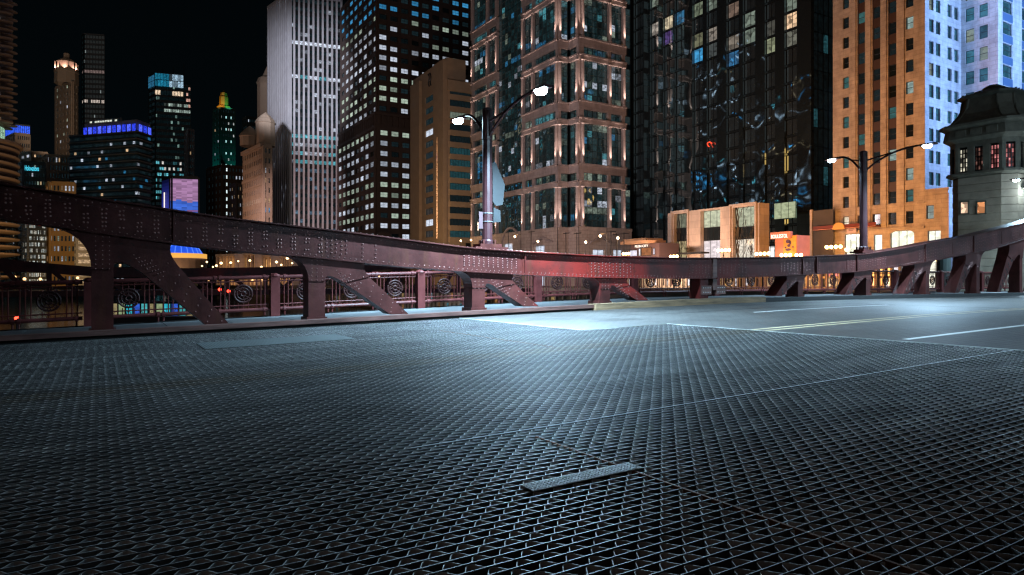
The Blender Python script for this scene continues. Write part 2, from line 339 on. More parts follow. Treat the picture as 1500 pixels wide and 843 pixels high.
# ================================================================== LARGE STRUCTURE
# ---- bridge deck heights along the span
def interp(x, pts):
    if x <= pts[0][0]: return pts[0][1]
    for (x0,y0),(x1,y1) in zip(pts, pts[1:]):
        if x <= x1: return y0+(y1-y0)*(x-x0)/(x1-x0)
    return pts[-1][1]
def smooth(x, pts, h=1.2): return sum(interp(x+k*h, pts) for k in (-1.5,-.75,0,.75,1.5))/5
RD = [(-30,-.75),(0,-.03),(4.75,.075),(9.5,.2),(14.25,.31),(19,.40),(24,.43),(64,.43)]
SW = [(-30,-.95),(0,.02),(4.7,.16),(9.4,.30),(14,.44),(18.7,.53),(24,.55),(64,.54)]
zd = lambda s: smooth(s, RD); zw = lambda s: smooth(s, SW); zb = lambda s: zw(s)+.09
T = 17.49; L = 4.695; S0 = .089; TR = 21.1; CURB = 16.95
def onT(u, v, t=T): p = on_t(u, t); return (p[0], zat(p, v))

# ---- water, banks, streets
q = MB(); q.face([(-3000,-3000,-6),(3000,-3000,-6),(3000,3000,-6),(-3000,3000,-6)]); struct(q.build('river', water_m))
q = MB(); q.foot([(62,-400),(2500,-400),(2500,2500),(62,2500)], -7, .1); struct(q.build('right_bank_ground', quay_m))
q = MB(); q.foot([(-2500,-400),(-24,-400),(-24,40),(-40,60),(-40,420),(-60,560),(-60,2500),(-2500,2500)], -7, -.9); struct(q.build('left_bank_ground', quay_m))
q = MB(); q.foot([(-39.9,560),(61.9,560),(61.9,2500),(-59.9,2500)], -7, 0); struct(q.build('far_bank_ground', quay_m))
q = MB(); q.face([(64.5,-300,.104),(80,-300,.104),(80,900,.104),(64.5,900,.104)]); struct(q.build('riverside_street', asph))
# ---- road
def strip(mb, s0, s1, t0, t1, dz, ds=.5, zf=zd, mi=0):
    n = max(1, int((s1-s0)/ds)); xs = [s0+(s1-s0)*i/n for i in range(n+1)]; i0 = len(mb.v)
    for x in xs: mb.v += [(x,t0,zf(x)+dz),(x,t1,zf(x)+dz)]
    for i in range(n): mb.f.append((i0+2*i, i0+2*i+2, i0+2*i+3, i0+2*i+1)); mb.m.append(mi); mb.g.append((0,0,0))
GE = 11.0
q = MB(); strip(q, GE, 62, -8, 11.35, 0); strip(q, 8.6, 62, 11.35, CURB, 0); struct(q.build('road', road_m))
q = MB(); strip(q, 62, 90, -3, 30, -.02); struct(q.build('road_approach', asph))
q = MB(); strip(q, GE+.05, 60, 8.70, 8.82, .004); strip(q, GE+.05, 60, 9.0, 9.12, .004); struct(q.build('yellow_centre_line', yl))
q = MB(); strip(q, GE+.3, 16.5, 6.15, 6.27, .004); strip(q, 20, 26, 6.15, 6.27, .004); strip(q, 15.5, 22, 12.6, 12.72, .004); struct(q.build('white_lane_line', wl))
q = MB(); strip(q, 13, 22, 13.9, 13.96, .004); strip(q, 22.2, 22.3, -6, CURB, .004); strip(q, 18, 30, 15.4, 15.46, .004); struct(q.build('road_joint', black_m))
# edge angle of the filled deck
q = MB(); q.box(GE-.03, GE-.001, -8, 11.35, zd(GE)-.2, zd(GE)+.006); q.box(8.57, 8.599, 11.35, CURB, zd(8.6)-.2, zd(8.6)+.006); q.box(8.6, GE-.03, 11.32, 11.349, zd(9.5)-.3, zd(9.8)-.01); struct(q.build('deck_edge_angle', steel_d))
# ---- open steel grating: bearing bars and crimped bars, each its own piece
pt, ps = .072, .138
deck = bpy.data.objects.new('bridge_grating', None); C.objects.link(deck); deck['kind'] = 'structure'
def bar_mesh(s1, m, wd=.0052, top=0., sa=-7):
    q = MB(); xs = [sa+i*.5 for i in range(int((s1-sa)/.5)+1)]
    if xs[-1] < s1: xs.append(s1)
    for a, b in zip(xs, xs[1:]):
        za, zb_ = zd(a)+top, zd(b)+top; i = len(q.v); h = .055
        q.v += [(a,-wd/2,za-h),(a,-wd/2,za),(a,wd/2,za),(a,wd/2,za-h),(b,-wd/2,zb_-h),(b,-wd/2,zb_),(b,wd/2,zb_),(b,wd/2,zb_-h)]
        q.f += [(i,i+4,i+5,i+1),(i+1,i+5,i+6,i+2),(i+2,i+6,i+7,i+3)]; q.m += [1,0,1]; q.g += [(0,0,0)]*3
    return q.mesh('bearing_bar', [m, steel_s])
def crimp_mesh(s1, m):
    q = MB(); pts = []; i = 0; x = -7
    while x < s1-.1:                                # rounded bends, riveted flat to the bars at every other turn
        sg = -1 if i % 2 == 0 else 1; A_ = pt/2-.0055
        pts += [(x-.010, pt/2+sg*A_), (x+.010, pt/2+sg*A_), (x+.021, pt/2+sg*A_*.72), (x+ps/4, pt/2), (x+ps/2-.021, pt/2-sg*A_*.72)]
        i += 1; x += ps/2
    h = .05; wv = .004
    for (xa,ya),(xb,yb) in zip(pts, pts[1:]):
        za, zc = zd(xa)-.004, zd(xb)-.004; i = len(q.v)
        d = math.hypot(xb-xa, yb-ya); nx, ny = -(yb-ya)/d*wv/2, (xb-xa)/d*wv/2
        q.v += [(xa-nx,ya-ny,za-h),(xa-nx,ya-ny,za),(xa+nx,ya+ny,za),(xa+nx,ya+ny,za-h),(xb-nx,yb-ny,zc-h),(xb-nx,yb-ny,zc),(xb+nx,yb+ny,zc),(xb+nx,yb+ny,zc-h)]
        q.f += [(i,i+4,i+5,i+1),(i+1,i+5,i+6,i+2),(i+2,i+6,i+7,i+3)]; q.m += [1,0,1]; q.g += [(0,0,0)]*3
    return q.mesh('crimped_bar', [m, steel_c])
B = {k: (bar_mesh(e, m), crimp_mesh(e, mc)) for k, e, m, mc in (('a', GE-.03, steel, steel_d), ('b', 8.57, steel, steel_d), ('y', GE-.03, steel_y, steel_y))}
Bw = bar_mesh(GE-.03, steel_w, .017, .003, 1.9)
nb = int(CURB/pt)
for j in range(nb):
    t = .2+j*pt
    if t > CURB-.1: break
    k = 'b' if t > 11.33 else ('y' if (8.66 < t < 8.86 or 8.98 < t < 9.16) else 'a')
    for me in ([Bw] if abs(t-4.5) < pt/2 else [])+[B[k][0]]:
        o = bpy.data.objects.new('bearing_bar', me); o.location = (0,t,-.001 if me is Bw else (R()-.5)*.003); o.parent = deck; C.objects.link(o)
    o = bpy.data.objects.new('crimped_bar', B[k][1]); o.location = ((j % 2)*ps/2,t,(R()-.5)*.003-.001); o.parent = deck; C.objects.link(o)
# panel joints: pairs of rusty cross angles, and the stringers below
for s in (-4.1, 2.82, 6.4):
    q = MB(); z = zd(s)
    t0, t1 = (.1, 4.3) if s == 2.82 else (.1, CURB-.1)
    if s == 6.4: t0, t1 = 9.2, 13.6
    if s == -4.1: t0 = 0
    q.box(s-.008, s+.008, t0, t1, z-.08, z+.001); q.build('joint_angle', rust, deck)
for k in range(-2, 5):
    q = MB(); s = S0+k*L/2+.9; q.box(s-.12, s+.12, 0, CURB, zd(s)-.60, zd(s)-.12); q.build('floor_beam', steel_d, deck)
def studded(name, s0, s1, t0, t1, label, step=.025):
    q = MB(); z = zd((s0+s1)/2)+.004; sl = (zd(s1)-zd(s0))
    P = lambda a, b, zz: (a, b, zz+sl*((a-(s0+s1)/2)/(s1-s0)))
    r = thing(name, ((s0+s1)/2, (t0+t1)/2, z), label, 'steel plate')
    pm_ = plate_m if step < .04 else mat('dull_cover_plate', (.045,.055,.055), .6, metal=.2, noise=.4, nscale=3); q.box(s0, s1, t0, t1, z+.003, z+.008, 0, P); q.build('plate', pm_, r)
    q = MB(); na = int((s1-s0)/step); nb_ = max(1, int((t1-t0)/step))
    for i in range(na):
        for j in range(nb_): q.dome(P(s0+(i+.5)*(s1-s0)/na, t0+(j+.5)*(t1-t0)/nb_, z+.008), .006, (0,0,1), 5)
    q.build('stud', pm_, r, stuff=True)
p0 = at_d(768, 1.17/.300); p1 = at_d(940, 1.12/.268)
studded('marker_plate', p0[0], p1[0]+.04, 3.20, 3.33, 'small bright studded steel marker plate lying on the open grating')
studded('cover_plate', 1.6, 4.3, 12.9, 14.3, 'long grey steel plate over the grating near the far kerb', .05)

# ---- kerb beams
q = MB(); strip(q, -12, 13.3, CURB, CURB+.34, .17); 
def ribbon(mb, s0, s1, t, za, zb_, zf, ds=.5, mi=0):
    n = int((s1-s0)/ds)+1; i0 = len(mb.v)
    for i in range(n+1):
        x = s0+(s1-s0)*i/n; mb.v += [(x,t,zf(x)+za),(x,t,zf(x)+zb_)]
    for i in range(n): mb.f.append((i0+2*i, i0+2*i+2, i0+2*i+3, i0+2*i+1)); mb.m.append(mi); mb.g.append((0,0,0))
kerb = thing('kerb_beam', (0, CURB, 0), 'long brown steel kerb beam along the foot of the near girder half', 'kerb')
ribbon(q, -12, 13.3, CURB, .07, .17, zd); ribbon(q, -12, 13.3, CURB+.34, .0, .17, zd); q.build('beam', beam_m, kerb)
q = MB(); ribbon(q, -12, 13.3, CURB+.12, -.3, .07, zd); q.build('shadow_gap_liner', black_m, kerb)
kerb2 = thing('timber_kerb', (13.3, CURB-.1, 0), 'pale brown timber kerb block in front of the middle of the girder', 'kerb')
q = MB(); ribbon(q, 13.3, 21.3, CURB-.1, -.02, .19, zd); strip(q, 13.3, 21.3, CURB-.1, CURB+.34, .19); q.face([(13.3,CURB-.1,zd(13.3)-.1),(13.3,CURB+.34,zd(13.3)-.1),(13.3,CURB+.34,zd(13.3)+.19),(13.3,CURB-.1,zd(13.3)+.19)]); q.build('timber', wood, kerb2)
kerb3 = thing('far_kerb', (40, CURB, 0), 'dark low kerb under the rising right half of the girder', 'kerb')
q = MB(); ribbon(q, 21.3, 61, CURB, -.02, .15, zd); strip(q, 21.3, 61, CURB, CURB+.34, .15); q.build('beam', black_m, kerb3)
# ---- sidewalk slabs beyond the girder
sw = bpy.data.objects.new('sidewalk', None); C.objects.link(sw); sw['kind'] = 'structure'
s = -12.0
while s < 62:
    q = MB(); g = .012; x1 = s+1.5
    i = len(q.v); a, b = s+g, x1-g
    for x in (a, b): q.v += [(x,CURB+.345,zw(x)-.15),(x,CURB+.345,zw(x)),(x,TR-.12,zw(x)),(x,TR-.12,zw(x)-.15)]
    q.f += [(0,4,5,1),(1,5,6,2),(2,6,7,3),(0,1,2,3),(4,7,6,5)]; q.m = [0]*5; q.g = [(0,0,0)]*5
    q.build('slab', walk_m, sw); s = x1
q = MB(); ribbon(q, -12, 62, TR+.15, -.7, .02, zw); strip(q, -12, 62, TR-.119, TR+.15, -.01, zf=zw); strip(q, -12, 62, CURB+.4, TR, -.16, zf=zw); struct(q.build('bridge_edge_girder', black_m))

# ================================================================== THE RIVETED GIRDER
top_px = [(-60,262),(0,268.5),(133,289),(266,309.5),(350,321.5),(428,330.5),(507,339.5),(611,353.5),(687,363),(762,368.5),(885,375),(976,377.5),(1049,378),(1135,377),(1200,375),(1267,372),(1330,362),(1363,355),(1420,346),(1500,326),(1560,306)]
bot_px = [(-60,312),(0,321),(60,329),(133,341),(242,356),(350,368.5),(449,377),(527,385.5),(611,393),(687,399),(762,403),(875,407.5),(1000,408.5),(1049,408.5),(1161,404),(1250,399),(1310,392),(1363,383),(1420,372),(1452,366),(1500,351),(1560,334)]
topz = sorted(onT(u, v) for u, v in top_px); botz = sorted(onT(u, v) for u, v in bot_px)
tz = lambda s: smooth(s, topz, .25); bz = lambda s: smooth(s, botz, .25)
DP = .55                                           # width of the box chord
def chord(root, s0, s1):
    def band(name, zf0, zf1, t0, t1, m=paint, ds=.35):
        q = MB(); n = int((s1-s0)/ds)+1; 
        for i in range(n+1):
            x = s0+(s1-s0)*i/n; q.v += [(x,t0,zf0(x)),(x,t0,zf1(x)),(x,t1,zf1(x)),(x,t1,zf0(x))]
        for i in range(n):
            a = 4*i
            for k in range(4): q.f.append((a+k, a+4+k, a+4+(k+1) % 4, a+(k+1) % 4))
        q.f += [(0,1,2,3),(4*n+3,4*n+2,4*n+1,4*n)]; q.m = [0]*len(q.f); q.g = [(0,0,0)]*len(q.f)
        return q.build(name, m, root)
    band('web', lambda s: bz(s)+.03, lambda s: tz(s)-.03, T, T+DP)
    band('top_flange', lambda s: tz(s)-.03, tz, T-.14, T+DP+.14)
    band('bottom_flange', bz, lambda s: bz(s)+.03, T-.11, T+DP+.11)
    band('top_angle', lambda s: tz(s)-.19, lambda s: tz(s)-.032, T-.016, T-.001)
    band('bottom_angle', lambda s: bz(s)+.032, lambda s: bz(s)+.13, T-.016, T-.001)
g1 = thing('riveted_girder', (10, T, 0), 'maroon riveted bridge girder sweeping down from the left to the middle of the span', 'bridge girder')
g2 = thing('riveted_girder', (36, T, 0), 'maroon riveted bridge girder rising from the middle to the stone bridge house', 'bridge girder')
SH = onT(1046, 400)[0]
chord(g1, -4.2, SH-.03); chord(g2, SH+.03, 55)
def riv(mb, s, z, t=T-.001, r=.026): mb.dome((s+(R()-.5)*.02, t, z+(R()-.5)*.012), r, (0,-1,0))
# rivet fields
q = MB(); s = -4
while s < SH-.1:
    riv(q, s, tz(s)-.11, T-.016, .017); riv(q, s+.06, bz(s)+.08, T-.016, .017)
    q.dome((s, T-.12, tz(s)), .016, (0,0,1)); q.dome((s, T-.07, bz(s)+.03), .015, (0,-.4,1)); s += .15
s = -4
i = 0
while s < 4.9:
    H = tz(s)-bz(s)
    for j in range(5):
        if (i+j) % 3 == 2 and j % 2: continue
        z = bz(s)+.17+(H-.40)*j/4+(.02 if i % 2 else 0)
        riv(q, s, z); riv(q, s+.075, z+.004)
    s += .34; i += 1
def dense(q, s0, s1, ds=.13, nr=4, rr=.019):
    s = s0; i = 0
    while s < s1:
        H = tz(s)-bz(s)
        for j in range(nr): riv(q, s, bz(s)+.18+(H-.42)*(j+.5*(i % 2)*.6)/(nr-1+.3), T-.013, rr)
        s += ds; i += 1
dense(q, 4.9, 5.6, .13, 4); dense(q, 6.0, 6.05); dense(q, 6.35, 6.4); dense(q, 9.0, 10.85, .16, 5); dense(q, 13.6, 15.3, .15, 4); dense(q, 18.0, SH-.1, .16, 4)
q.build('rivet', rivet_m, g1, stuff=True)
q = MB(); s = SH+.1
while s < 50:
    riv(q, s, tz(s)-.11, T-.016, .017); riv(q, s+.06, bz(s)+.08, T-.016, .017); q.dome((s, T-.12, tz(s)), .016, (0,0,1)); s += .17
for a, b in ((SH+.1,21),(23,25.5),(27.4,30.2),(33,36),(36.4,41),(42,48)): dense(q, a, b, .2, 4, .024)
q.build('rivet', rivet_m, g2, stuff=True)
# splice plates proud of the web
for root, lst in ((g1, ((9.0,10.9),(13.5,15.4),(-1.2,-.9),(1.45,1.6),(10.98,11.05),(18,SH-.05))), (g2, ((SH+.05,20.9),(25.2,25.35),(27.3,30.3),(33.4,33.5),(36.0,36.2),(41.0,41.2)))):
    for a, b in lst:
        q = MB(); n = max(1, int((b-a)/.3)); i0 = 0
        for i in range(n+1):
            x = a+(b-a)*i/n; q.v += [(x,T-.012,bz(x)+.131),(x,T-.012,tz(x)-.191),(x,T-.0005,tz(x)-.191),(x,T-.0005,bz(x)+.131)]
        for i in range(n):
            k0 = 4*i
            for k in range(4): q.f.append((k0+k, k0+4+k, k0+4+(k+1) % 4, k0+(k+1) % 4))
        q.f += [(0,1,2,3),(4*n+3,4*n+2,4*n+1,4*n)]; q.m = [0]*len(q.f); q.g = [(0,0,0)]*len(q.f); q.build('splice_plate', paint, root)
# stiffener ribs where the photo shows dark vertical joints
for root, ss in ((g1, (1.5, 11.05)), (g2, (24.3, 25.2, 28.0, 33.45, 38.0, 44))):
    for x in ss:
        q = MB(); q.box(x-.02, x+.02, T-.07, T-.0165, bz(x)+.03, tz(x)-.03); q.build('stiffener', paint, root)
q = MB(); q.box(SH-.10, SH+.10, T-.05, T+.3, bz(SH)-.42, tz(SH)+.01); q.build('hinge_post', beam_m, g2)
# lock boxes at the joint
for x in (SH-.42, SH+.32):
    q = MB(); q.box(x-.26, x+.22, T-.06, T+.3, zb(x)+.1, zb(x)+.42)
    q.build('lock_casting', beam_m, g2 if x > SH else g1)
    q = MB()
    for i in range(4):
        for j in range(2): q.dome((x-.18+i*.11, T-.06, zb(x)+.18+j*.16), .016, (0,-1,0))
    q.build('rivet', plate_m, g2 if x > SH else g1, stuff=True)
# posts, gussets and diagonals
def arc(p0, p1, corner, n=7):
    """quarter-like curve from p0 to p1 bulging toward corner"""
    return [tuple((1-k)**2*a+2*k*(1-k)*c+k*k*b for a, b, c in zip(p0, p1, corner)) for k in (i/n for i in range(n+1))]
def bay(root, sk, off, sg=1, hw=.21, k0=False):
    zc = bz(sk); z0 = zb(sk); H = zc-z0; X = lambda d: sk+sg*d
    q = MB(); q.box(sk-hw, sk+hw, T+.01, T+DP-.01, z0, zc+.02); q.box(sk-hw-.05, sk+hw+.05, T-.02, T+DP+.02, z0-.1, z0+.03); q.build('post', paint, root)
    # diagonal
    db = .26 if sg > 0 else .19; bs = off; zbs = zb(X(bs)); ts = hw+.10*H; zt = zc-.06*H
    lo0 = (X(hw+.16*H), zc-.30*H); lo1 = (X(bs-db), zbs-.02); up1 = (X(bs+db), zbs-.02); up0 = (X(hw+.16*H+.56*min(1.1, H)+.1), zc-.18*H)
    q = MB(); pl = [lo0, lo1, up1, up0, (up0[0]-sg*.06, bz(up0[0])+.01), (lo0[0], bz(lo0[0])+.01)]
    q.prism(pl if sg > 0 else pl[::-1], T+.012, T+DP-.012); q.build('diagonal', paint, root)
    if sg < 0:
        q = MB(); n = max(4, int(math.hypot(lo1[0]-lo0[0], lo1[1]-lo0[1])/.2))
        for i in range(1, n):
            f = i/n; xa = lo0[0]+(lo1[0]-lo0[0])*f; xb = up0[0]+(up1[0]-up0[0])*f; z_ = lo0[1]+(lo1[1]-lo0[1])*f; g_ = .5+(.18 if i % 2 else -.18)
            x_ = xa+(xb-xa)*g_; q.prism([(x_-.05,z_),(x_,z_-.07),(x_+.05,z_),(x_,z_+.07)], T-.0, T+.011)
        q.build('lacing_hole', black_m, root, stuff=True)
    # gusset with curved edges
    r = .30*H+.1; A = (X(-hw-r), bz(X(-hw-r))+.01); Bp = (X(-hw), zc-r*1.05)
    g = arc(A, Bp, (X(-hw-.02), bz(X(-hw))-.04))
    g += [(X(hw), Bp[1])]
    dx, dz = lo1[0]-lo0[0], lo1[1]-lo0[1]; E1 = (lo0[0]+dx*.16, lo0[1]+dz*.16)
    g += arc((X(hw), Bp[1]+.02*H), E1, (X(hw+.01), lo0[1]+.10*H), 6)[1:]
    ux, uz = up1[0]-up0[0], up1[1]-up0[1]; E2 = (up0[0]+ux*.16, up0[1]+uz*.16)
    G = (up0[0]+sg*.12, bz(up0[0])+.01)
    g += [E2]+arc(E2, G, (up0[0]-sg*.02, up0[1]+.05), 5)[1:]
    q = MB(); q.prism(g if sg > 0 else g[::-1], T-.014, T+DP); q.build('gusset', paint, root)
    q = MB()
    for i in range(int(.25*H/.08)+2):                  # rivets on gusset and diagonal
        for j in range(3): q.dome((X(-.13+j*.13), T-.014, zc-.06-i*.1), .015, (0,-1,0))
    n = int(math.hypot(dx, dz)/.17)
    for i in range(n):
        f = (i+.4)/n
        for sd_ in (.2,.8) if i % 2 else (.5,):
            a = lo0[0]+dx*f; b_ = up0[0]+ux*f; za = lo0[1]+dz*f; zu = up0[1]+uz*f
            q.dome((a+(b_-a)*sd_, T+(.012 if f > .2 else -.014), za+(zu-za)*sd_), .018, (0,-1,0))
    for i in range(5):
        for j in range(4): q.dome((lo0[0]+sg*(.05+i*.11+j*.05), T-.014, zc-.22*H+.02-j*.08-i*.06), .016, (0,-1,0))
    q.build('rivet', rivet_m, root, stuff=True)
for k, off in ((-1, 2.6), (0, 2.35), (1, 2.25), (2, 1.83), (3, 1.65)): bay(g1, S0+k*L, off)
q = MB(); s = onT(1032, 420)[0]; q.box(s-.2, s+.2, T+.01, T+DP-.01, zb(s)-.05, bz(s)+.02); q.build('post', paint, g1)
for u, off in ((1173, 1.35), (1272, 1.5), (1359, 1.85), (1433, 2.1), (1496, 2.5), (1549, 2.8)): bay(g2, onT(u, 420)[0], off, -1, .16)

# ================================================================== LAMP POSTS ON THE GIRDER
lamp_on = lamp_mat('street_lamp_glow', (.62,.88,1.), 60)
pole_m = mat('maroon_lamp_post', (.035,.012,.014), .35, noise=.2, nscale=2)
def lamp_post(s, ztop, heads, rad, label, kw):
    t = T+DP/2; z0 = tz(s)+.001; r = thing('street_lamp', (s, t, z0), label, 'street lamp', 'twin-arm street lamps on the girder')
    q = MB(); n = 12; prof = [(rad*1.25,0),(rad*1.25,.25),(rad,.3),(rad*.92,ztop-z0-.9),(rad*1.02,ztop-z0-.88),(rad*.98,ztop-z0),(rad*.7,ztop-z0+.05)]
    q.lathe(prof, 12, 0, (s,t,z0)); q.build('pole', pole_m, r)
    q = MB(); q.box(s-.55, s+.55, t-.30, t+.30, z0, z0+.07); q.box(s-.36, s+.36, t-.24, t+.24, z0+.07, z0+.16)
    for i in range(4):
        a = i*math.pi/2+.6; q.box(s+math.cos(a)*rad*1.6-.03, s+math.cos(a)*rad*1.6+.03, t+math.sin(a)*rad*1.6-.03, t+math.sin(a)*rad*1.6+.03, z0+.16, z0+.28)
    q.build('base_plate', paint, r)
    for th, zh in heads:
        sg = -1 if th < t else 1; ln = abs(th-t); zA = ztop-.55
        q = MB(); pts = []
        for i in range(11):
            f = i/10; pts.append((s, t+sg*(rad*.8+(ln-.35-rad)*f), zA-.25+(zh+.05-zA+.25)*(1-(1-f)**2.2)))
        q.tube(pts, .045, 8); q.tube([(s,t,zA+.15),(s,t+sg*(ln*.45),zA+.15+.18)], .035, 6); q.build('arm', pole_m, r, smooth=True)
        q = MB(); hd = [(0,.10),(.10,.11),(.16,.06),(.16,-.01)]; i0 = len(q.v)
        P = lambda a, b, z: (s+a, th+b, zh+z)
        q.prism([(-.14,0),(.14,0),(.11,.07),(-.11,.07)], -.36, .30, 0, P); q.build('lamp_head', pole_m, r)
        q = MB(); q.lathe([(.03,-.12),(.13,-.10),(.17,-.04),(.17,0)], 12, 0, (s, th, zh)); q.build('lens', lamp_on, r)
        light('SPOT', (s, th, zh-.24), kw*(1 if th < t else .3), (.48,.76,1.), r, target=(s, th-.4*(th < t), 0), angle=152, blend=1, radius=.12)
    return r
sp1 = on_t(714, T+.27)[0]
lp1 = lamp_post(sp1, 6.3, ((14.9, 6.2), (19.7, 6.38)), .155, 'nearer maroon twin-arm street lamp with a hanging banner, standing on the girder', 25000)
sp2 = on_t(1265, T+.27)[0]
lp2 = lamp_post(sp2, 6.9, ((15.05, 6.75), (19.3, 6.8)), .165, 'farther twin-arm street lamp on the girder, in front of the orange facade', 9500)
lp3 = lamp_post(47.3, 7.6, ((14.9, 7.3), (19.4, 7.3)), .165, 'third twin-arm street lamp on the girder, beside the bridge house', 9000)
# unseen lamps added on the near kerb to light the grating and posts
def added_near_lamp(s, kw, label):
    z0 = zd(s)+.12; t0 = -.4; th, zh = 2.3, 6.3+zd(s); r = thing('street_lamp', (s, t0, z0), label, 'street lamp', 'added street lamps on the near kerb')
    q = MB(); q.lathe([(.2,0),(.2,.25),(.16,.3),(.14,5.9)], 12, 0, (s,t0,z0)); q.build('pole', pole_m, r)
    q = MB(); q.tube([(s, t0+.1+(th-.3-t0)*f, zh-.6+.66*(1-(1-f)**2.2)) for f in [i/8 for i in range(9)]], .045, 8); q.build('arm', pole_m, r)
    q = MB(); q.prism([(-.14,0),(.14,0),(.11,.07),(-.11,.07)], -.36, .30, 0, lambda a, b, z: (s+a, th+b, zh+z)); q.build('lamp_head', pole_m, r)
    q = MB(); q.lathe([(.03,-.12),(.13,-.10),(.17,-.04),(.17,0)], 12, 0, (s, th, zh)); q.build('lens', lamp_on, r)
    light('SPOT', (s, th, zh-.24), kw, (.48,.76,1.), r, target=(s, th+9, 0), angle=150, blend=1, radius=.12)
added_near_lamp(9.8, 1700, 'added unseen street lamp on the near kerb, the one closer to the camera'); added_near_lamp(28.5, 5500, 'added unseen street lamp on the near kerb, the middle one'); added_near_lamp(46.5, 8000, 'added unseen street lamp on the near kerb, the one nearest the bridge house')
q = MB(); strip(q, -6, 60, -3.5, .06, .12); ribbon(q, -6, 60, .06, -.1, .12, zd); struct(q.build('near_sidewalk', walk_m))
# banner, clamps and small sign on the nearer post
ban_m = mat('blue_grey_banner', (.010,.013,.015), .7, noise=.3, nscale=3)
q = MB(); t = T+.27; r_ = .17
pts = [(0,3.62),(.0,4.78),(.10,4.80),(.42,4.15),(.34,3.55),(.12,3.5)]
ban = MB(); ban.prism([(sp1+r_+x, z-.05) for x, z in pts], t-.03, t-.01); ban.prism([(sp1+r_+.02,2.95),(sp1+r_+.28,2.98),(sp1+r_+.26,3.32),(sp1+r_+.04,3.4)], t-.02, t)
bo = ban.build('banner', ban_m); bo['label'] = 'crumpled blue-grey banner hanging beside the nearer lamp post'; bo['category'] = 'banner'
for z in (2.95, 3.2):
    q = MB(); q.lathe([(.165,z),(.165,z+.03)], 12, 0, (sp1,t,0)); q.build('clamp_band', mat('clamp_steel', (.09,.09,.095), .5) if z < 3 else MATS['clamp_steel'], lp1)
q = MB(); q.box(sp1-.30, sp1-.17, t-.03, t, 2.75, 3.25); tag(q.build('post_sign', mat('pale_pink_sign', (.06,.03,.035), .6)), 'small pink and white sign strapped to the left of the nearer lamp post', 'sign')

# ================================================================== RAILING BEHIND THE GIRDER
rail_m = mat('maroon_railing_paint', (.12,.030,.028), .4, noise=.2, nscale=4, spec=.25)
medal_m = mat('dark_medallion_paint', (.045,.016,.015), .5, noise=.2, nscale=4, spec=.2)
def torus(q, c, R_, r, axy=(0,-1,0), n=20, m=6):
    pts = [(c[0]+R_*math.cos(2*math.pi*i/n), c[1], c[2]+R_*math.sin(2*math.pi*i/n)) for i in range(n+1)]; q.tube(pts, r, m, close=False)
def rail_section(s0, idx):
    zr = zw(s0+L/2)+.2; sl = (zw(s0+L)-zw(s0))/L
    Z = lambda s, h: zw(s0)+.2+sl*(s-s0)+h
    r = thing('railing_section', (s0, TR, zw(s0)), RL[idx % len(RL)] if idx < len(RL) else '', 'railing', 'ornamental railing sections along the sidewalk')
    q = MB(); a, b = s0+.16, s0+L-.16
    for h, rd in ((0.02,.052),(.97,.058),(.86,.02),(.16,.018)):
        q.tube([(a,TR,Z(a,h)),(b,TR,Z(b,h))], rd, 8)
    for f in (.03,.33,.36,.66,.69,.97):
        x = a+(b-a)*f
        for h in (.02,.97): q.tube([(x-.04,TR,Z(x,h)),(x+.04,TR,Z(x,h))], .078, 8)
        q.tube([(x,TR,Z(x,-.17)),(x,TR,Z(x,0))], .025, 6)
    q.build('rail_pipe', rail_m, r, smooth=False)
    w = (b-a)/3
    for k in range(3):
        c = a+w*(k+.5); zc = Z(c, .50)
        q = MB(); torus(q, (c,TR,zc), .25, .03); torus(q, (c,TR,zc), .17, .022); torus(q, (c,TR,zc), .07, .03, n=10)
        for i in range(8):
            an = i*math.pi/4; torus(q, (c+.205*math.cos(an),TR,zc+.205*math.sin(an)), .032, .014, n=8, m=4)
            q.tube([(c+.09*math.cos(an),TR,zc+.09*math.sin(an)),(c+.25*math.cos(an+.2),TR,zc+.25*math.sin(an+.2))], .014, 4)
        q.build('medallion', medal_m, r)
        for x in (c-w*.42, c-w*.34, c-w*.26, c+w*.26, c+w*.34, c+w*.42):
            q = MB(); q.tube([(x,TR,Z(x,.03)),(x,TR,Z(x,.93))], .018, 5); q.build('baluster', rail_m, r)
        q = MB()
        for x in (c-.14, c, c+.14):
            q.tube([(x,TR,Z(x,.74)),(x,TR,Z(x,.93))], .012, 4); q.tube([(x,TR,Z(x,.03)),(x,TR,Z(x,.24))], .012, 4)
        for i in range(5): torus(q, (c-w*.4+i*w*.2,TR,Z(c,.09)), .05, .008, n=8, m=4)
        q.build('ornament', rail_m, r, stuff=True)
    return r
RL = ['railing section at the far left, left of the first thick girder post', 'railing section seen under the girder between the first thick post and the second railing pillar',
 'railing section left of the second girder post', 'railing section between the second and third girder posts',
 'railing section directly behind the third girder post', 'darker railing section behind the fourth girder post', 'railing section behind the hinge in the middle of the girder',
 'railing section just right of the hinge, lit from behind', 'railing section right of the fifth girder post', 'railing section below the farther street lamp',
 'railing section right of the farther street lamp', 'railing section in front of the bridge house foot', 'railing section at the far right by the bridge house']
for i in range(13):
    k = i-2
    s0 = -.18+k*L; r = rail_section(s0, i) 
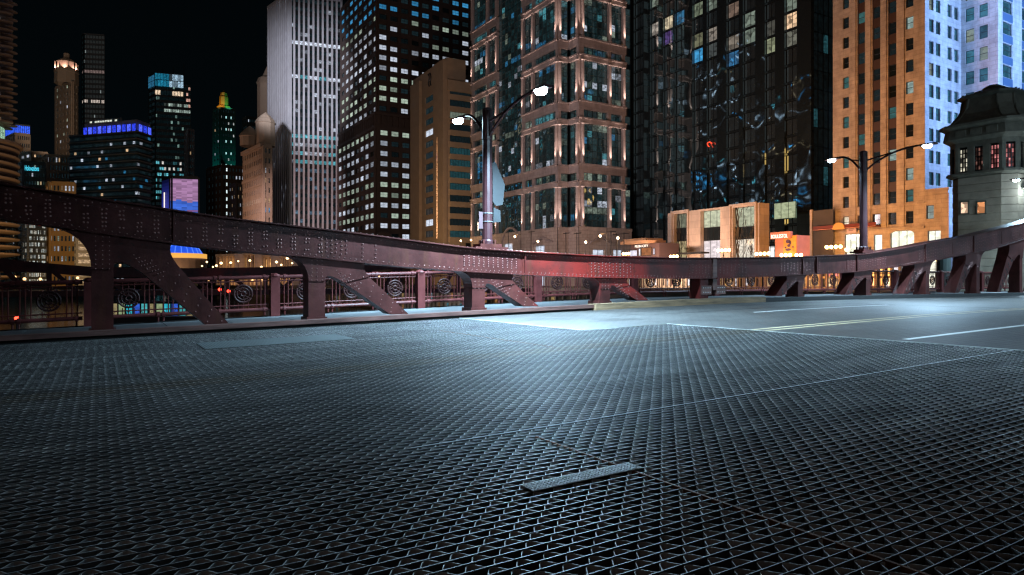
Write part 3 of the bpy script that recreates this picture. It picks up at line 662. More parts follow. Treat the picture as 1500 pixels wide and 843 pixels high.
for i in range(13):
    s = -.18+(i-1)*L; q = MB(); z = zw(s)-.1
    lb = ['railing pillar beside the first girder post', 'railing pillar between the first and second girder posts', 'railing pillar between the second and third girder posts', 'railing pillar right of the third girder post']
    o = thing('railing_pillar', (s, TR, z), 'maroon square '+(lb[i-1] if 1 <= i <= 4 else ['railing pillar outside the left edge','','','','','railing pillar behind the hinge','railing pillar right of the hinge','railing pillar under the right girder','railing pillar before the farther lamp','railing pillar behind the farther lamp','railing pillar left of the bridge house','railing pillar at the bridge house','railing pillar at the far right'][i]), 'railing pillar', 'railing pillars along the sidewalk')
    q.box(s-.13, s+.13, TR-.13, TR+.13, z, z+1.28); q.build('shaft', rail_m, o)
    q = MB(); q.lathe([(.15,1.27),(.17,1.30),(.13,1.35),(.06,1.38)], 10, 0, (s,TR,z)); q.build('cap', rail_m, o)

# ================================================================== BUILDINGS
def footprint(pts, back=None, dep=20):
    """pts left to right as seen; closes the block away from the camera"""
    L0, R0 = pts[0], pts[-1]; cx, cy = (L0[0]+R0[0])/2, (L0[1]+R0[1])/2; d = math.hypot(cx, cy); ux, uy = cx/d*dep, cy/d*dep
    return list(pts)+[(R0[0]+ux, R0[1]+uy), (L0[0]+ux, L0[1]+uy)]
def inset(F, b): return (lambda a, bb, z: F.P(a, bb+b, z))
GZ = .1
# ---- granite office block with uplit columns (centre)
S = 85
P0 = on_s(690, S); P1 = on_s(817, S); P2 = on_t(833, P1[1]); P3 = on_s(848, P2[0]); P4 = on_t(925, P3[1])
gran = mat('pink_granite', (.38,.32,.31), .6, noise=.12, nscale=1.2)
pmul = mat('teal_grey_mullion', (.07,.09,.09), .35, metal=.5)
gran_b = mat('pink_granite_base', (.50,.41,.37), .6, noise=.10, nscale=1.2)
joints(gran_b, 1.3, .75); joints(gran, 1.6, .9, .7)
gr = thing('granite_office_block', (*P1, GZ), 'pink granite and glass office block with uplit columns behind the nearer lamp', 'office building')
q = MB(); fp = footprint([P0, P1, P2, P3, P4], dep=25)
def shrink(P, b): return P
z_base = 12.9; per = 13.57; TOP = 84
faces = [Fr(P0, P1), Fr(P1, P2), Fr(P2, P3), Fr(P3, P4)]
# core of dark glass set back, base of granite
inn = [faces[0].P(0,-.9,0)[:2], (P1[0]+.9,P1[1]+.9), (P2[0]+.9,P2[1]+.9), (P3[0]+.9,P3[1]+.9), faces[3].P(faces[3].W-.2,-.9,0)[:2]]
q.foot(footprint(inn, dep=23), GZ, TOP-1); q.build('core', mull, gr)
tiers = [(z_base+k*per, z_base+k*per+8.75) for k in range(5)]
cols_px = {0: [(691,),(714,),(728,),(766,),(780,),(814.5,)], 3: [(853,),(893,),(913,)]}
bays = []
def col_list(fi):
    F = faces[fi]
    if fi == 0: return [F.a(u) for u in (692,714,727.5,766,780.5,815.3)]
    if fi == 1: return [.45]
    if fi == 2: return [F.W-.45]
    return [F.a(u) for u in (853,893,913.5)]
def litg(p, pal=((GRN,.25),(TEAL,.5),(WHT,.5),(BLU,.25))):
    rowc = {}
    def f(i, j):
        if j not in rowc: rowc[j] = (R() < .22, random.choice(pal))
        on, (c, k) = rowc[j]
        if R() < (p*1.6 if on else p*.22): return sc(c, k*(.2+R()))
        return sc((.003,.012,.014), .2+R()*1.4)  # dark glass tone of unlit panes, put in as a faint teal glow
    return f
upl = (1,.70,.58)
for k, (za, zb_) in enumerate(tiers):
    if za > TOP: break
    zn = za+per; s0_, s1_ = zb_+1.15, zb_+1.15+1.75
    for fi, F in enumerate(faces):
        cl = col_list(fi); W = F.W
        # cornice bands (two per tier); the glass bay of the left face runs through the upper ones
        segs = [(-.0, W)]
        if fi == 0 and k >= 1: segs = [(0, cl[2]+.45), (cl[3]-.45, W)]
        if fi == 3: segs = [(0, cl[2]+.7)]
        for a, b in segs:
            for (z0, z1, pr) in ((zb_, s0_, .12), (s1_, zn, .12)):
                q = MB(); q.box(a-(.0 if fi in (1,2) else 0), b, -.7, pr, z0, z1, 0, F.P); q.box(a, b, -.7, pr+.28, z1-.32, z1-.003, 0, F.P); q.build('cornice_band', gran, gr)
        # small piers between the band windows
        for a in cl: q = MB(); q.box(a-.42, a+.42, -.7, .02, s0_, s1_, 0, F.P); q.build('attic_pier', gran, gr)
        # columns
        for a in cl:
            q = MB(); c = F.P(a, .10, 0)
            q.lathe([(.5,za),(.5,za+.25),(.38,za+.35),(.36,zb_-.35),(.5,zb_-.2),(.5,zb_)], 10, 0, (c[0],c[1],0)); q.box(a-.3, a+.3, -.7, -.02, za, zb_, 0, F.P)
            q.build('column', gran, gr)
            if k < 5 and not (k == 4): 
                l0 = F.P(a, 1.25, za+.3); light('SPOT', l0, 3600, upl, gr, target=F.P(a, .30, za+4.5), angle=40, blend=.9, radius=.1)
        if fi in (0, 3):      # second column of the corner pairs
            a = (W+.15) if fi == 0 else -.15
        # glass bays
        ed = [0]+cl+[W]
        for i in range(len(ed)-1):
            a, b = ed[i]+.32*(i > 0), ed[i+1]-.32*(i < len(ed)-2)
            if b-a < .8: continue
            if fi == 0 and k >= 1 and i == 3:
                n = max(2, round((b-a)/1.5)); panes('glass_bay', F, a, b, za, zn, n, 10, -.55, gr, litg(.35), W_wavy, .07, pmul)
            else:
                n = max(1, round((b-a)/1.45)); panes('glass_bay', F, a, b, za, zb_, n, 6, -.55, gr, litg(.28), W_wavy, .07, pmul)
                panes('glass_bay', F, a, b, s0_, s1_, n, 1, -.5, gr, litg(.5, ((GRN,.4),(TEAL,.35),(GRN,.3))), W_wavy)
light('AREA', (P1[0]-45, P1[1]-25, 14), 12000, (1,.80,.80), gr, target=(P1[0]+4, P1[1], 34), size=8)  # added general wash without a fixture, brightens the granite
# plinth storey with joints, arched and gabled doorways
for fi, F in enumerate(faces):
    W = F.W; hl = []
    if fi == 0: hl = [(F.a(u0), F.a(u1), GZ, F.z((u0+u1)/2, v)) for u0, u1, v in ((738,751,357),(784,798,360))]
    if fi == 3: hl = [(F.a(u0), F.a(u1), GZ, F.z((u0+u1)/2, v)) for u0, u1, v in ((868,885,366),(898,911,366))]
    q = MB(); holes_wall(q, F, W, GZ, z_base-.001, hl, .5, b=.10)
    n = int(W/1.6)+1
    for i in range(1, n):
        a = W*i/n
        if any(h[0]-.1 < a < h[1]+.1 for h in hl): continue
        q.box(a-.5, a+.5, .10, .14, 10.2, 11.8, 0, F.P)
    q.box(0, W, .1, .28, z_base-.6, z_base-.002, 0, F.P); q.build('plinth_wall', gran_b, gr)
    for j in range(9):
        q = MB(); z = 4+j*1.0; q.box(0, W, .101, .118, z, z+.05, 0, F.P); q.build('string_course', gran, gr)
    for h in hl:
        window(F, h[0], h[1], h[2], h[3], -.3, gr, 2, 2, sc(WHT, .9), name='lit_doorway')
# arch and gables over the plinth doors
q = MB(); F = faces[0]; a0, a1 = F.a(737), F.a(762); zc = F.z(750, 360); Rr = (a1-a0)/2
for i in range(12):
    p, p2 = math.pi*i/12, math.pi*(i+1)/12; c = (a0+a1)/2
    q.prism([(c-Rr*math.cos(p), zc+Rr*math.sin(p)), (c-Rr*math.cos(p2), zc+Rr*math.sin(p2)), (c-(Rr+.5)*math.cos(p2), zc+(Rr+.5)*math.sin(p2)), (c-(Rr+.5)*math.cos(p), zc+(Rr+.5)*math.sin(p))], .12, .45, 0, F.P)
q.build('arch_moulding', gran, gr)
for F, u0, u1, v0, v1 in ((faces[0],783,811,357,350),(faces[3],864,894,357,349)):
    a0, a1 = F.a(u0), F.a(u1); c = (a0+a1)/2; z0 = F.z((u0+u1)/2, v0); z1 = F.z((u0+u1)/2, v1)
    q = MB(); q.prism([(a0,z0),(c,z1),(a1,z0),(a1,z0+.4),(c,z1+.5),(a0,z0+.4)], .12, .6, 0, F.P); q.build('gable_moulding', gran, gr)
# right hand glass bay beyond the last column

# ---- striped tower
def quad_bld(uc, dc, uL, rL, uR, rR): return at_d(uL, dc/rL), at_d(uc, dc), at_d(uR, dc/rR)
A, K, Bq = quad_bld(424, 285, 393, .948, 500, .975)
st = thing('striped_tower', (*K, GZ), 'tall pale tower of narrow vertical stone ribs with a lit floor band', 'skyscraper')
rib_m = mat('pale_marble_rib', (.46,.47,.50), .6, noise=.08, nscale=.3); ztop = 122
FA, FB = Fr(A, K), Fr(K, Bq)
q = MB(); q.foot(footprint([FA.P(0,-1,0)[:2], (K[0]+.8,K[1]+1), FB.P(FB.W,-1,0)[:2]], dep=40), GZ, ztop-2); q.build('core', mull, st)
for F, nn in ((FA, 11), (FB, 11)):
    wd = F.W/nn
    for i in range(nn+1):
        q = MB(); a = i*wd; hw = wd*.21 if i < nn else wd*.21; q.box(a-hw, a+hw, -.9, .35, GZ, ztop, 0, F.P); q.build('rib', rib_m, st)
    nr = 30; zz0 = 14
    rows = {}
    def lit(i, j, F=F):
        v = HY-(zz0+(j+.5)*(ztop-zz0)/nr-EYE)/285*F_
        if F is FB:
            if abs(v-58) < 7: return sc(WHT, 1.0)
            if abs(v-112) < 7: return sc(WHT, .9) if R() < .65 else sc(TEAL, .7)
            if abs(v-130) < 6: return sc(WHT, .75) if R() < .5 else DKT
            if 195 < v < 235: return sc(TEAL, .5+.6*R()) if R() < .6 else sc(WHT, .7*R())
            if v > 235: return sc((.2,.35,.5), .5*R()) if R() < .4 else DKT
            return sc(WHT, .7*R()) if R() < .18 else sc(DKT, 1.5)
        if abs(v-58) < 7 or abs(v-112) < 6: return sc(WHT, .6) if i > 7 else DKT
        if 180 < v < 220: return sc(WHT, .5*R()) if R() < .4 else DKT
        return sc(WHT, .6) if R() < .08 else DKT
    q = MB(); pane_grid(q, F, 0, F.W, zz0, ztop-1, nn, nr, .6, .42, -.6, lit); q.build('window', W_attr, st, glow=True, stuff=True)
    q = MB()
    for j in range(nr+1):
        z = zz0+j*(ztop-1-zz0)/nr; q.box(0, F.W, -.8, -.45, z-.6, z+.6, 0, F.P)
    q.build('spandrel', mull, st, stuff=True)
    q = MB(); q.box(0, F.W, -.9, .6, ztop-1.2, ztop, 0, F.P); q.build('parapet', rib_m, st)

vz = (K[0]-40, K[1]-75)
light('SPOT', (*vz, 6), 190000, (1,.70,.70), st, target=(K[0]+9, K[1], 38), angle=34, blend=.8, radius=2)
light('SPOT', (*vz, 60), 330000, (.86,.86,1), st, target=(K[0]+10, K[1], 85), angle=42, blend=.8, radius=2)

# ---- dark office tower with lit floors
S = 85
K = on_s(553, S); A = on_s(499, S); Bq = on_t(730, K[1])
dk = thing('dark_office_tower', (*K, GZ), 'dark brown office tower with rows of lit windows and a setback halfway', 'skyscraper')
dkm = mat('dark_brown_stone', (.075,.052,.045), .7, noise=.15, nscale=.5)
FA, FB = Fr(A, K), Fr(K, Bq); TOPZ = 112; fl = 3.58; zset = zat(K, 165); zset0 = zat(K, 187)
q = MB(); q.foot(footprint([FA.P(0,-.5,0)[:2], (K[0]+.5,K[1]+.5), FB.P(FB.W,-.5,0)[:2]], dep=30), GZ, TOPZ); q.build('core', mull, dk)
rowcol = {}
def dkrow(j, v):
    if j not in rowcol:
        if v < 25: c = (BLU, .75)
        elif v < 140 and 85 < v: c = ((.95,.72,.5), .5) if 105 < v < 112 else (GRN, .9) if v > 118 else (WHT, .9)
        elif v < 85: c = (WHT, .75) if v > 40 else (GRN, .6)
        else: c = random.choice(((WHT,.95),(WHT,.7),(GRN,.75),(GRN,.9)))
        rowcol[j] = c
    return rowcol[j]
cnt = 0
for F, nc in ((FA, 8), (FB, 12)):
    wd = F.W/nc
    for seg in (0, 1):
        zlo, zhi, bp = ((zset, TOPZ, 0) if seg else (GZ+8, zset0, 1.2))
        nr = int((zhi-zlo)/fl); q = MB(); dh = (zhi-zlo)/nr
        if bp: q.box(-(1.2 if F is FB else 0), F.W+(1.2 if F is FA else 0), -.4, bp-.5, GZ, zlo+.01, 0, F.P)
        for i in range(nc+1): q.box(i*wd-.68, i*wd+.68, -.4, bp+.05, zlo, zhi, 0, F.P)
        for j in range(nr+1): q.box(0, F.W, -.4, bp-.05, zlo+j*dh-1.0, zlo+j*dh+.9, 0, F.P)
        q.build('wall', dkm, dk)
        q2 = MB()
        for j in range(nr):
            zc = zlo+j*dh
            for i in range(nc):
                v = HY-(zc+1.8-EYE)/depth(*F.P((i+.5)*wd, 0, 0)[:2])*F_
                if v < -25: 
                    continue
                c, kk = dkrow((seg, j), HY-(zc-EYE)/242*F_)
                p = .72 if seg == 0 else .78
                if seg == 1 and v < 90 and F is FB and (2 <= i <= 3): p = .12
                if seg == 1 and v < 45 and F is FB: p = .3 if v > 25 else .8
                if F is FB and i >= 5 and 40 < v < 90 and R() < .6: c, kk = (GRN, .6)
                col = sc(c, kk*(.3+.65*R())) if R() < p else sc(DKT, R()*2)
                if F is FB and cnt < 280 and (seg == 0 or i < 9):
                    window(F, i*wd+.72, (i+1)*wd-.72, zc+.92, zc+dh-1.0, bp-.35, dk, 2, 2, col); cnt += 1
                else:
                    x0, x1 = i*wd+.6, (i+1)*wd-.6; q2.face([F.P(x0,bp-.35,zc+.6), F.P(x1,bp-.35,zc+.6), F.P(x1,bp-.35,zc+dh-.85), F.P(x0,bp-.35,zc+dh-.85)], 0, col)
        q2.build('small_window', W_attr, dk, glow=True, stuff=True)
# colonnade band at the setback
for F in (FA, FB):
    ext0 = -1.2 if F is FB else 0; ext1 = 1.2 if F is FA else 0
    q = MB(); q.box(ext0, F.W+ext1, -.4, 1.4, zset-1.0, zset, 0, F.P); q.box(ext0, F.W+ext1, -.4, .6, zset0, zset-1.0, 0, F.P); q.box(ext0, F.W+ext1, -.4, 1.5, zset0-.5, zset0+.4, 0, F.P); q.build('setback_cornice', dkm, dk)
    for i in range(int(F.W/2.2)):
        q = MB(); a = 1+i*2.2; q.box(a, a+.8, .6, 1.3, zset0+.4, zset-1.0, 0, F.P); q.build('pilaster', dkm, dk)
# little domed roof in front of the tower
p = on_s(562, 80); q = MB(); dz = zat(p, 352); q.lathe([(3.2,GZ),(3.2,dz),(2.9,dz+1.1),(2.0,dz+2.2),(.8,dz+2.8),(.1,dz+3.0)], 16, 0, (*p,0)); tag(q.build('domed_kiosk', dkm), 'small dark domed roof in front of the dark office tower', 'kiosk')

# ---- brown hotel with ribbon windows
brn = mat('brown_concrete', (.34,.25,.165), .75, noise=.12, nscale=.5)
A = at_d(605, 214); K = at_d(654, 192); Bq = at_d(693, 196)
bh = thing('brown_hotel', (*K, GZ), 'brown concrete hotel with long ribbon windows left of the granite block', 'hotel')
FA, FB = Fr(A, K), Fr(K, Bq)
ztL = zat(at_d(620,207), 108); ztM = zat(K, 88); ztR = zat(K, 126)
q = MB(); q.foot(footprint([FB.P(.6,-1.2,0)[:2], FB.P(FB.W,-1.2,0)[:2]], dep=20), GZ, ztR); q.foot(footprint([FA.P(0,-.8,0)[:2], FA.P(FA.W-.5,-.8,0)[:2]], dep=20), GZ, ztL-.5); q.build('core', mull, bh)
hl = []; a0, a1 = FA.a(622.5), FA.a(638); nf = 13
zlo = FA.z(630, 352); zhi = FA.z(630, 137); dh = (zhi-zlo)/nf
for j in range(nf): hl.append((a0, a1, zlo+j*dh+.9, zlo+(j+1)*dh-.5))
q = MB(); holes_wall(q, FA, FA.a(641), GZ, ztL, hl, .5); q.foot([FA.P(FA.a(641),0,0)[:2], FA.P(FA.W,0,0)[:2], FA.P(FA.W,-6,0)[:2], FA.P(FA.a(641),-6,0)[:2]], GZ, ztL); 
q.build('wall', brn, bh)
q = MB(); b0, b1 = FA.a(640), FA.W+.3; q.box(b0, b1, .02, 1.2, GZ, ztM, 0, FA.P); q.box(0, FA.a(618), 0, .9, GZ, ztL-2, 0, FA.P); q.build('stair_shaft', brn, bh)
for j, h in enumerate(hl): window(FA, *h, -.4, bh, 3, 1, sc(WHT,.9) if j in (1, 9) else sc(DKT, 1.5+R()))
q = MB(); aL = FA.a(646)
for i in range(10):
    z0 = zlo+i*2.9; q.box(aL-.25, aL+.25, 1.2, 1.3, z0, z0+2.8, 0, FA.P, (1.6*(1-.09*i),.75*(1-.09*i),.32*(1-.09*i)))
q.build('light_strip', W_attr, bh, glow=True)
# S shaped wall emblem near the top
q = MB(); zc = FA.z(630, 117); ac = FA.a(630)
for k in (0, 1):
    x = ac+(k-.5)*1.3; q.tube([FA.P(x+dx*.5, .1, zc+dz) for dx, dz in ((-1.2,1.8),(.2,1.2),(.5,.3),(-.2,-.5),(-.4,-1.3),(.6,-1.9))], .22, 6)
q.build('wall_emblem', mull, bh)
nb_ = 13; zl = zat(K, 350); zh = ztR; fh = (zat(K,140)-zl)/(nb_-1)
for j in range(nb_):
    z = zl+j*fh; q = MB(); W = FB.W; q.prism([(0,z-1.2),(W,z-1.2),(W,z+.5),(0,z+.5)], -1.2, .5, 0, FB.P)
    q = MB(); pl = [(0,-1),(.9,.6),(W-.9,.6),(W,-1)]; i0 = 0
    n4 = len(pl); q.v = [FB.P(a,b,zz) for zz in (z-1.05, z+.45) for a, b in pl]
    q.f = [(k, k+1, n4+k+1, n4+k) for k in range(3)]+[(0,1,2,3)[::-1],(4,5,6,7)]; q.m = [0]*5; q.g = [(0,0,0)]*5
    q.build('parapet_band', brn, bh)
    lc = DKT if R() < .6 else sc(TEAL, .10) if R() < .6 else sc(GRN, .22)
    window(FB, 1.0, W-1.0, z+.46, z+fh-1.06, .15, bh, 7, 1, lc, name='ribbon_window')
q = MB(); q.box(0, FB.W, -1, 1.0, ztR-1.4, ztR+1.6, 0, FB.P); q.build('roof_parapet', brn, bh)
light('AREA', (K[0]-22, K[1]-16, 9), 3600, (1,.62,.30), bh, target=(K[0], K[1]+2, 26), size=6)

# ---- black glass tower
S = 105; K = on_s(1190, S); A = on_s(926, S); Bq = on_t(1222, K[1])
bt = thing('black_glass_tower', (*K, GZ), 'black mirror-glass tower with a few lit rooms between the granite and orange buildings', 'skyscraper')
blk = mat('black_granite_pier', (.005,.006,.007), .5, noise=.2, nscale=1, spec=.08)
blkg = glow_mat('black_glass_cladding', 'attr', .04, wav=.5, wscale=.17); _b = blkg.node_tree.nodes['Principled BSDF']; _b.inputs['Metallic'].default_value = .9; _b.inputs['Base Color'].default_value = (.13,.18,.20,1)
FA, FB = Fr(A, K), Fr(K, Bq); TOPB = 74
q = MB(); q.foot(footprint([FA.P(0,-.5,0)[:2], (K[0]+.4,K[1]+.5), FB.P(FB.W,-.5,0)[:2]], dep=30), GZ, TOPB); q.build('core', blk, bt)
cpx = [(930,944),(954,966),(973,987),(990,1004),(1016,1031),(1037,1052),(1066,1084),(1090,1108),(1122,1137),(1151,1169)]
fh = 3.15; nf = 22; lit_rooms = {}
for v, ci, col, k in ((5,4,BLU,.55),(24,4,(.5,.6,.4),.35),(66,4,(.5,.5,.3),.30),(88,4,BLU,1.0),(60,5,(.7,.6,.5),.35),(80,5,(.3,.35,.35),.2),(25,6,(.6,.4,.3),.30),(50,6,(.6,.5,.4),.35),(76,6,(.03,.16,.35),.7),
    (22,7,GRN,.35),(46,7,GRN,.30),(38,8,(.3,.3,.25),.2),(62,8,(.6,.65,.4),.5),(2,9,GRN,.35),(25,9,(1,.66,.4),1.0),(56,9,(.5,.5,.4),.3),(40,2,(.9,.75,.5),.8),(60,2,(.25,.12,.55),.35),(30,3,BLU,.35),(52,1,(.8,.7,.6),.5),(10,1,GRN,.3),(0,5,GRN,.3)):
    lit_rooms[(ci, v)] = sc(col, k*.75)
for ci, (u0, u1) in enumerate(cpx):
    a0, a1 = FA.a(u0), FA.a(u1); um = (u0+u1)/2
    for j in range(nf):
        z0 = 8+j*fh; d = depth(*FA.P((a0+a1)/2,0,0)[:2]); v = HY-(z0+fh/2-EYE)/d*F_
        if v < -12: continue
        col = sc(DKT, .35*R())
        for (cc, vv), cl in lit_rooms.items():
            if cc == ci and abs(vv-v) < fh/d*F_*.5: col = cl
        window(FA, a0, a1, z0+.2, z0+fh-.15, -.2, bt, 2, 1, col, W_black, fr=.09, frame_m=blk)
q = MB(); ed = [0]+[x for u0, u1 in cpx for x in (FA.a(u0), FA.a(u1))]+[FA.W]
for i in range(0, len(ed), 2):
    if ed[i+1]-ed[i] > .05: q.box(ed[i], ed[i+1], -.4, .35, GZ, TOPB, 0, FA.P)
q.build('pier', blkg, bt)
q = MB()
for j in range(nf+1): q.box(0, FA.W, -.35, -.05, 8+j*fh-.15, 8+j*fh+.2, 0, FA.P)
q.build('spandrel', blkg, bt)
q = MB(); holes = []
panes('corner_glass', FB, .3, FB.W, 8, TOPB, 4, 20, -.2, bt, lambda i, j: (sc(GRN,.5) if (i in (1,2) and j > 13 and R() < .8) else sc(TEAL, .12) if R() < .1 else sc(DKT, .4)), W_dull, frm=blk)
a0, a1 = FA.a(1136), FA.a(1168); window(FA, a0, a1, FA.z(1150,321), FA.z(1150,297), .4, bt, 3, 1, (.42,.46,.28), name='wide_lit_window')
for u0, u1 in ((930,1004),(1016,1108),(1122,1180)):
    panes('lobby_glass', FA, FA.a(u0), FA.a(u1), .3, 7.6, 8, 2, .1, bt, lambda i, j: sc((.5,.45,.6), .25*R()) if R() < .25 else sc(DKT, .5), W_black, frm=blk)
q = MB(); z0, z1 = FA.z(1216, 345), FA.z(1216, 110)
p = FB.P(FB.W-.4, .3, 0)
for i in range(24):
    zz = z0+(z1-z0)*i/24; q.box(p[0]-.08, p[0]+.08, p[1]-.1, p[1]+.1, zz, zz+(z1-z0)/24*.8, 0, None, (.15,.42,.75) if R() < .8 else (.5,.8,.9))
q.build('light_line', W_attr, bt, glow=True)
# reflection of a red sign in the glass, put in as a glowing tube
q = MB(); F = FA; a = F.a(1041); z = F.z(1041, 212); q.tube([F.P(a+.45*math.cos(t/3)*(1+.3*math.sin(t)), .4, z+.45*math.sin(t/3)) for t in range(15)], .09, 6); q.build('red_reflection', lamp_mat('red_reflection_glow', (1,.06,.02), 2.2), bt)

# ---- low pavilion with portal frames
por = mat('pale_limestone_cladding', (.58,.49,.42), .7, noise=.08, nscale=.8)
joints(por, 1.8, 1.2, .7)
S = 92; K = on_s(1112, S); A = on_s(978, S); F = Fr(A, K); zt = F.z(1112, 297); FR = Fr(K, (K[0]+14, K[1]))
pv = thing('portal_pavilion', (*K, GZ), 'low limestone pavilion with three tall window portals', 'pavilion')
ops = [(987,1007,313),(1026,1055,308),(1073,1106,303)]
hl = [(F.a(a), F.a(b), .4, F.z((a+b)/2, v)) for a, b, v in ops]
q = MB(); holes_wall(q, F, F.W, GZ, zt, hl, 1.1); q.foot(footprint([F.P(0,-1.2,0)[:2], F.P(F.W-.02,-1.2,0)[:2]], dep=2), GZ, zt-.3); q.face([F.P(F.W,0,GZ), F.P(F.W,-2.5,GZ), F.P(F.W,-2.5,zt), F.P(F.W,0,zt)]); q.face([F.P(0,0,zt), F.P(F.W,0,zt), F.P(F.W,-2.5,zt), F.P(0,-2.5,zt)]); q.build('wall', por, pv)
for i in (0, 2):
    h = hl[i]; q = MB()
    for a, b, z0, z1 in ((h[0]-.55,h[0]-.25,GZ,h[3]+.55),(h[1]+.1,h[1]+.4,GZ,h[3]+.55),(h[0]-.25,h[1]+.1,h[3]+.25,h[3]+.55)): q.box(a, b, .0, .3, z0, z1, 0, F.P)
    q.build('portal_frame', por, pv)
for i, h in enumerate(hl):
    H = h[3]-h[2]; um = (987+1007)/2 if i == 0 else (1040 if i == 1 else 1090); zA, zB = F.z(um, (353,352,350)[i]), F.z(um, (334,333,332)[i])
    window(F, h[0], h[1], zB, h[3], -.9, pv, 3, 1, sc((.75,.78,.55), (.22,.75,.6)[i]), name='upper_window')
    window(F, h[0], h[1], zA, zB, -.88, pv, 4, 1, (.01,.008,.007), name='spandrel_panel')
    window(F, h[0], h[1], h[2], zA, -.9, pv, 3, 1, ((.45,.36,.2),(.9,.78,.8),(.8,.72,.6))[i], name='lower_window')
    if i != 1:                                        # branching metal screen
        q = MB(); zz = ((h[2],zA),(h[2],h[3]))[1]
        for n in range(46 if i else 30):
            x = h[0]+R()*(h[1]-h[0]); z = zA-(1.0 if n % 4 == 3 else 0)+(R()*(h[3]-zA) if n % 4 == 0 else -R()*3.5); pts = [F.P(x,-.55,z)]
            for k in range(3): x = min(max(x+(R()-.5)*.7, h[0]), h[1]); z = min(z+.3+R()*.5, h[3]); pts.append(F.P(x,-.55,z))
            q.tube(pts, .045, 4, close=False)
        for k in range(3):
            x = h[0]+R()*(h[1]-h[0])*.25; q.tube([F.P(x+.25*math.sin(z*1.3+k), -.55, h[2]+z) for z in [H*m/8 for m in range(9)]], .10, 4)
        q.build('branch_screen', mull, pv)
for u in (982, 1016, 1064, 1109):
    p = F.P(F.a(u), 1.6, .3); light('SPOT', p, 420, (1,.55,.27), pv, target=F.P(F.a(u), .1, 9), angle=80, blend=.8)
light('AREA', F.P(F.W/2, 14, 2.5), 4200, (1,.60,.40), pv, target=F.P(F.W/2, 0, 7), size=8, sy=2)
tag((lambda q: (q.box(F.a(1012), F.a(1048), 1.5, 3.5, F.z(1030,372)-.1, F.z(1030,372)+.2, 0, F.P), q.build('canopy_roof', mull))[1])(MB()), 'flat dark canopy in front of the portal pavilion', 'canopy')

# ---- orange and blue floodlit tower
S = 98; K = on_s(1355, S); A = on_s(1220, S)
B1 = on_t(1408, K[1]); B2 = on_s(1462, B1[0]); B3 = on_t(1560, B2[1])
lime = mat('pale_limestone', (.46,.41,.37), .75, noise=.22, nscale=.9, bump=.1, bscale=3); 
joints(lime, 1.5, .62, .72)
ob = thing('floodlit_limestone_tower', (*K, GZ), 'limestone tower floodlit orange on its river face and blue-white on its street face', 'office tower')
FO, F1, F2, F3 = Fr(A, K), Fr(K, B1), Fr(B1, B2), Fr(B2, B3); TOPO = 58; fh = 32.3/F_*depth(*K)
inn = [FO.P(0,-.9,0)[:2], (K[0]+.8,K[1]+.9), (B1[0]+.8,B1[1]+.9), (B2[0]+.8,B2[1]+.9), F3.P(F3.W,-.9,0)[:2]]
q = MB(); q.foot(footprint(inn, dep=25), GZ, TOPO); q.build('core', mull, ob)
def rowz(F, u, v0, v1): return F.z(u, v1), F.z(u, v0)
roomc = [((.9,.75,.5),.75),((.55,.75,.7),.45),((.8,.8,.75),.6)]
# river face: punched edge windows + three continuous strips
hl = []; zb0 = FO.z(1238, 326)
wins = []
nfl = 13
for j in range(nfl):
    z0 = FO.z(1355, 326)+j*fh
    for (u0, u1) in ((1234.5,1243.5),(1327,1338)):
        h = (FO.a(u0), FO.a(u1), z0, z0+1.75); hl.append(h); wins.append((h, 0))
zs = FO.z(1355, 326)
for ci, (u0, u1) in enumerate(((1256,1267),(1278,1289.5),(1301,1313))):
    a0, a1 = FO.a(u0), FO.a(u1); hl.append((a0, a1, zs+fh*1+.0, TOPO-1)); hl.append((a0, a1, zs, zs+1.75)); wins.append(((a0,a1,zs,zs+1.75), 0))
    for j in range(1, nfl):
        wins.append(((a0, a1, zs+j*fh+.05, zs+j*fh+1.75), 1))
gf = [(1237,1261,368,343),(1304,1339,368,338)]
for u0, u1, v0, v1 in gf:
    h = (FO.a(u0), FO.a(u1), GZ+.1, FO.z((u0+u1)/2, v1)); hl.append(h)
h3 = (FO.a(1280), FO.a(1292), GZ+1.2, FO.z(1286, 344)); hl.append(h3)
q = MB(); holes_wall(q, FO, FO.W, GZ, TOPO, hl, .4); q.build('wall', lime, ob)
n_lit = 0
for (h, kind) in wins:
    v = HY-(h[2]+.9-EYE)/depth(*FO.P(h[0],0,0)[:2])*F_
    if v < -20: continue
    um = 750; col = sc(DKT, 2*R())
    rr = R()
    if rr < .10: c, k = random.choice(roomc); col = sc(c, k)
    elif rr < .3: col = (.03,.10,.10)
    window(FO, *h, -.32, ob, 1, 2, col, fr=.07)
q = MB()
for ci, (u0, u1) in enumerate(((1256,1267),(1278,1289.5),(1301,1313))):
    for j in range(1, nfl):
        z = zs+j*fh+1.75; q.box(FO.a(u0), FO.a(u1), -.38, -.12, z, z+fh-1.70, 0, FO.P)
q.build('spandrel', mat('dark_bronze_spandrel', (.05,.03,.025), .5), ob)
q = MB()                                             # projecting piers between strips
for u0, u1 in ((1246,1254),(1268.5,1276),(1291,1299),(1315,1325)): q.box(FO.a(u0), FO.a(u1), .001, .16, FO.z(1290,334), TOPO, 0, FO.P)
q.build('pier', lime, ob)
q = MB(); q.box(0, FO.W, .0, .22, FO.z(1355,334), FO.z(1355,331), 0, FO.P); q.box(0, FO.W, .0, .14, FO.z(1355,298), FO.z(1355,296), 0, FO.P); q.build('string_course', lime, ob)
for j, (u0, u1, v0, v1) in enumerate(gf): window(FO, FO.a(u0), FO.a(u1), GZ+.1, FO.z((u0+u1)/2, v1), -.3, ob, 3, 3, (1.3,1.3,1.0), fr=.06, name='shop_window')
window(FO, *h3, -.3, ob, 1, 2, (1.2,1.3,1.15), name='shop_window')
q = MB()
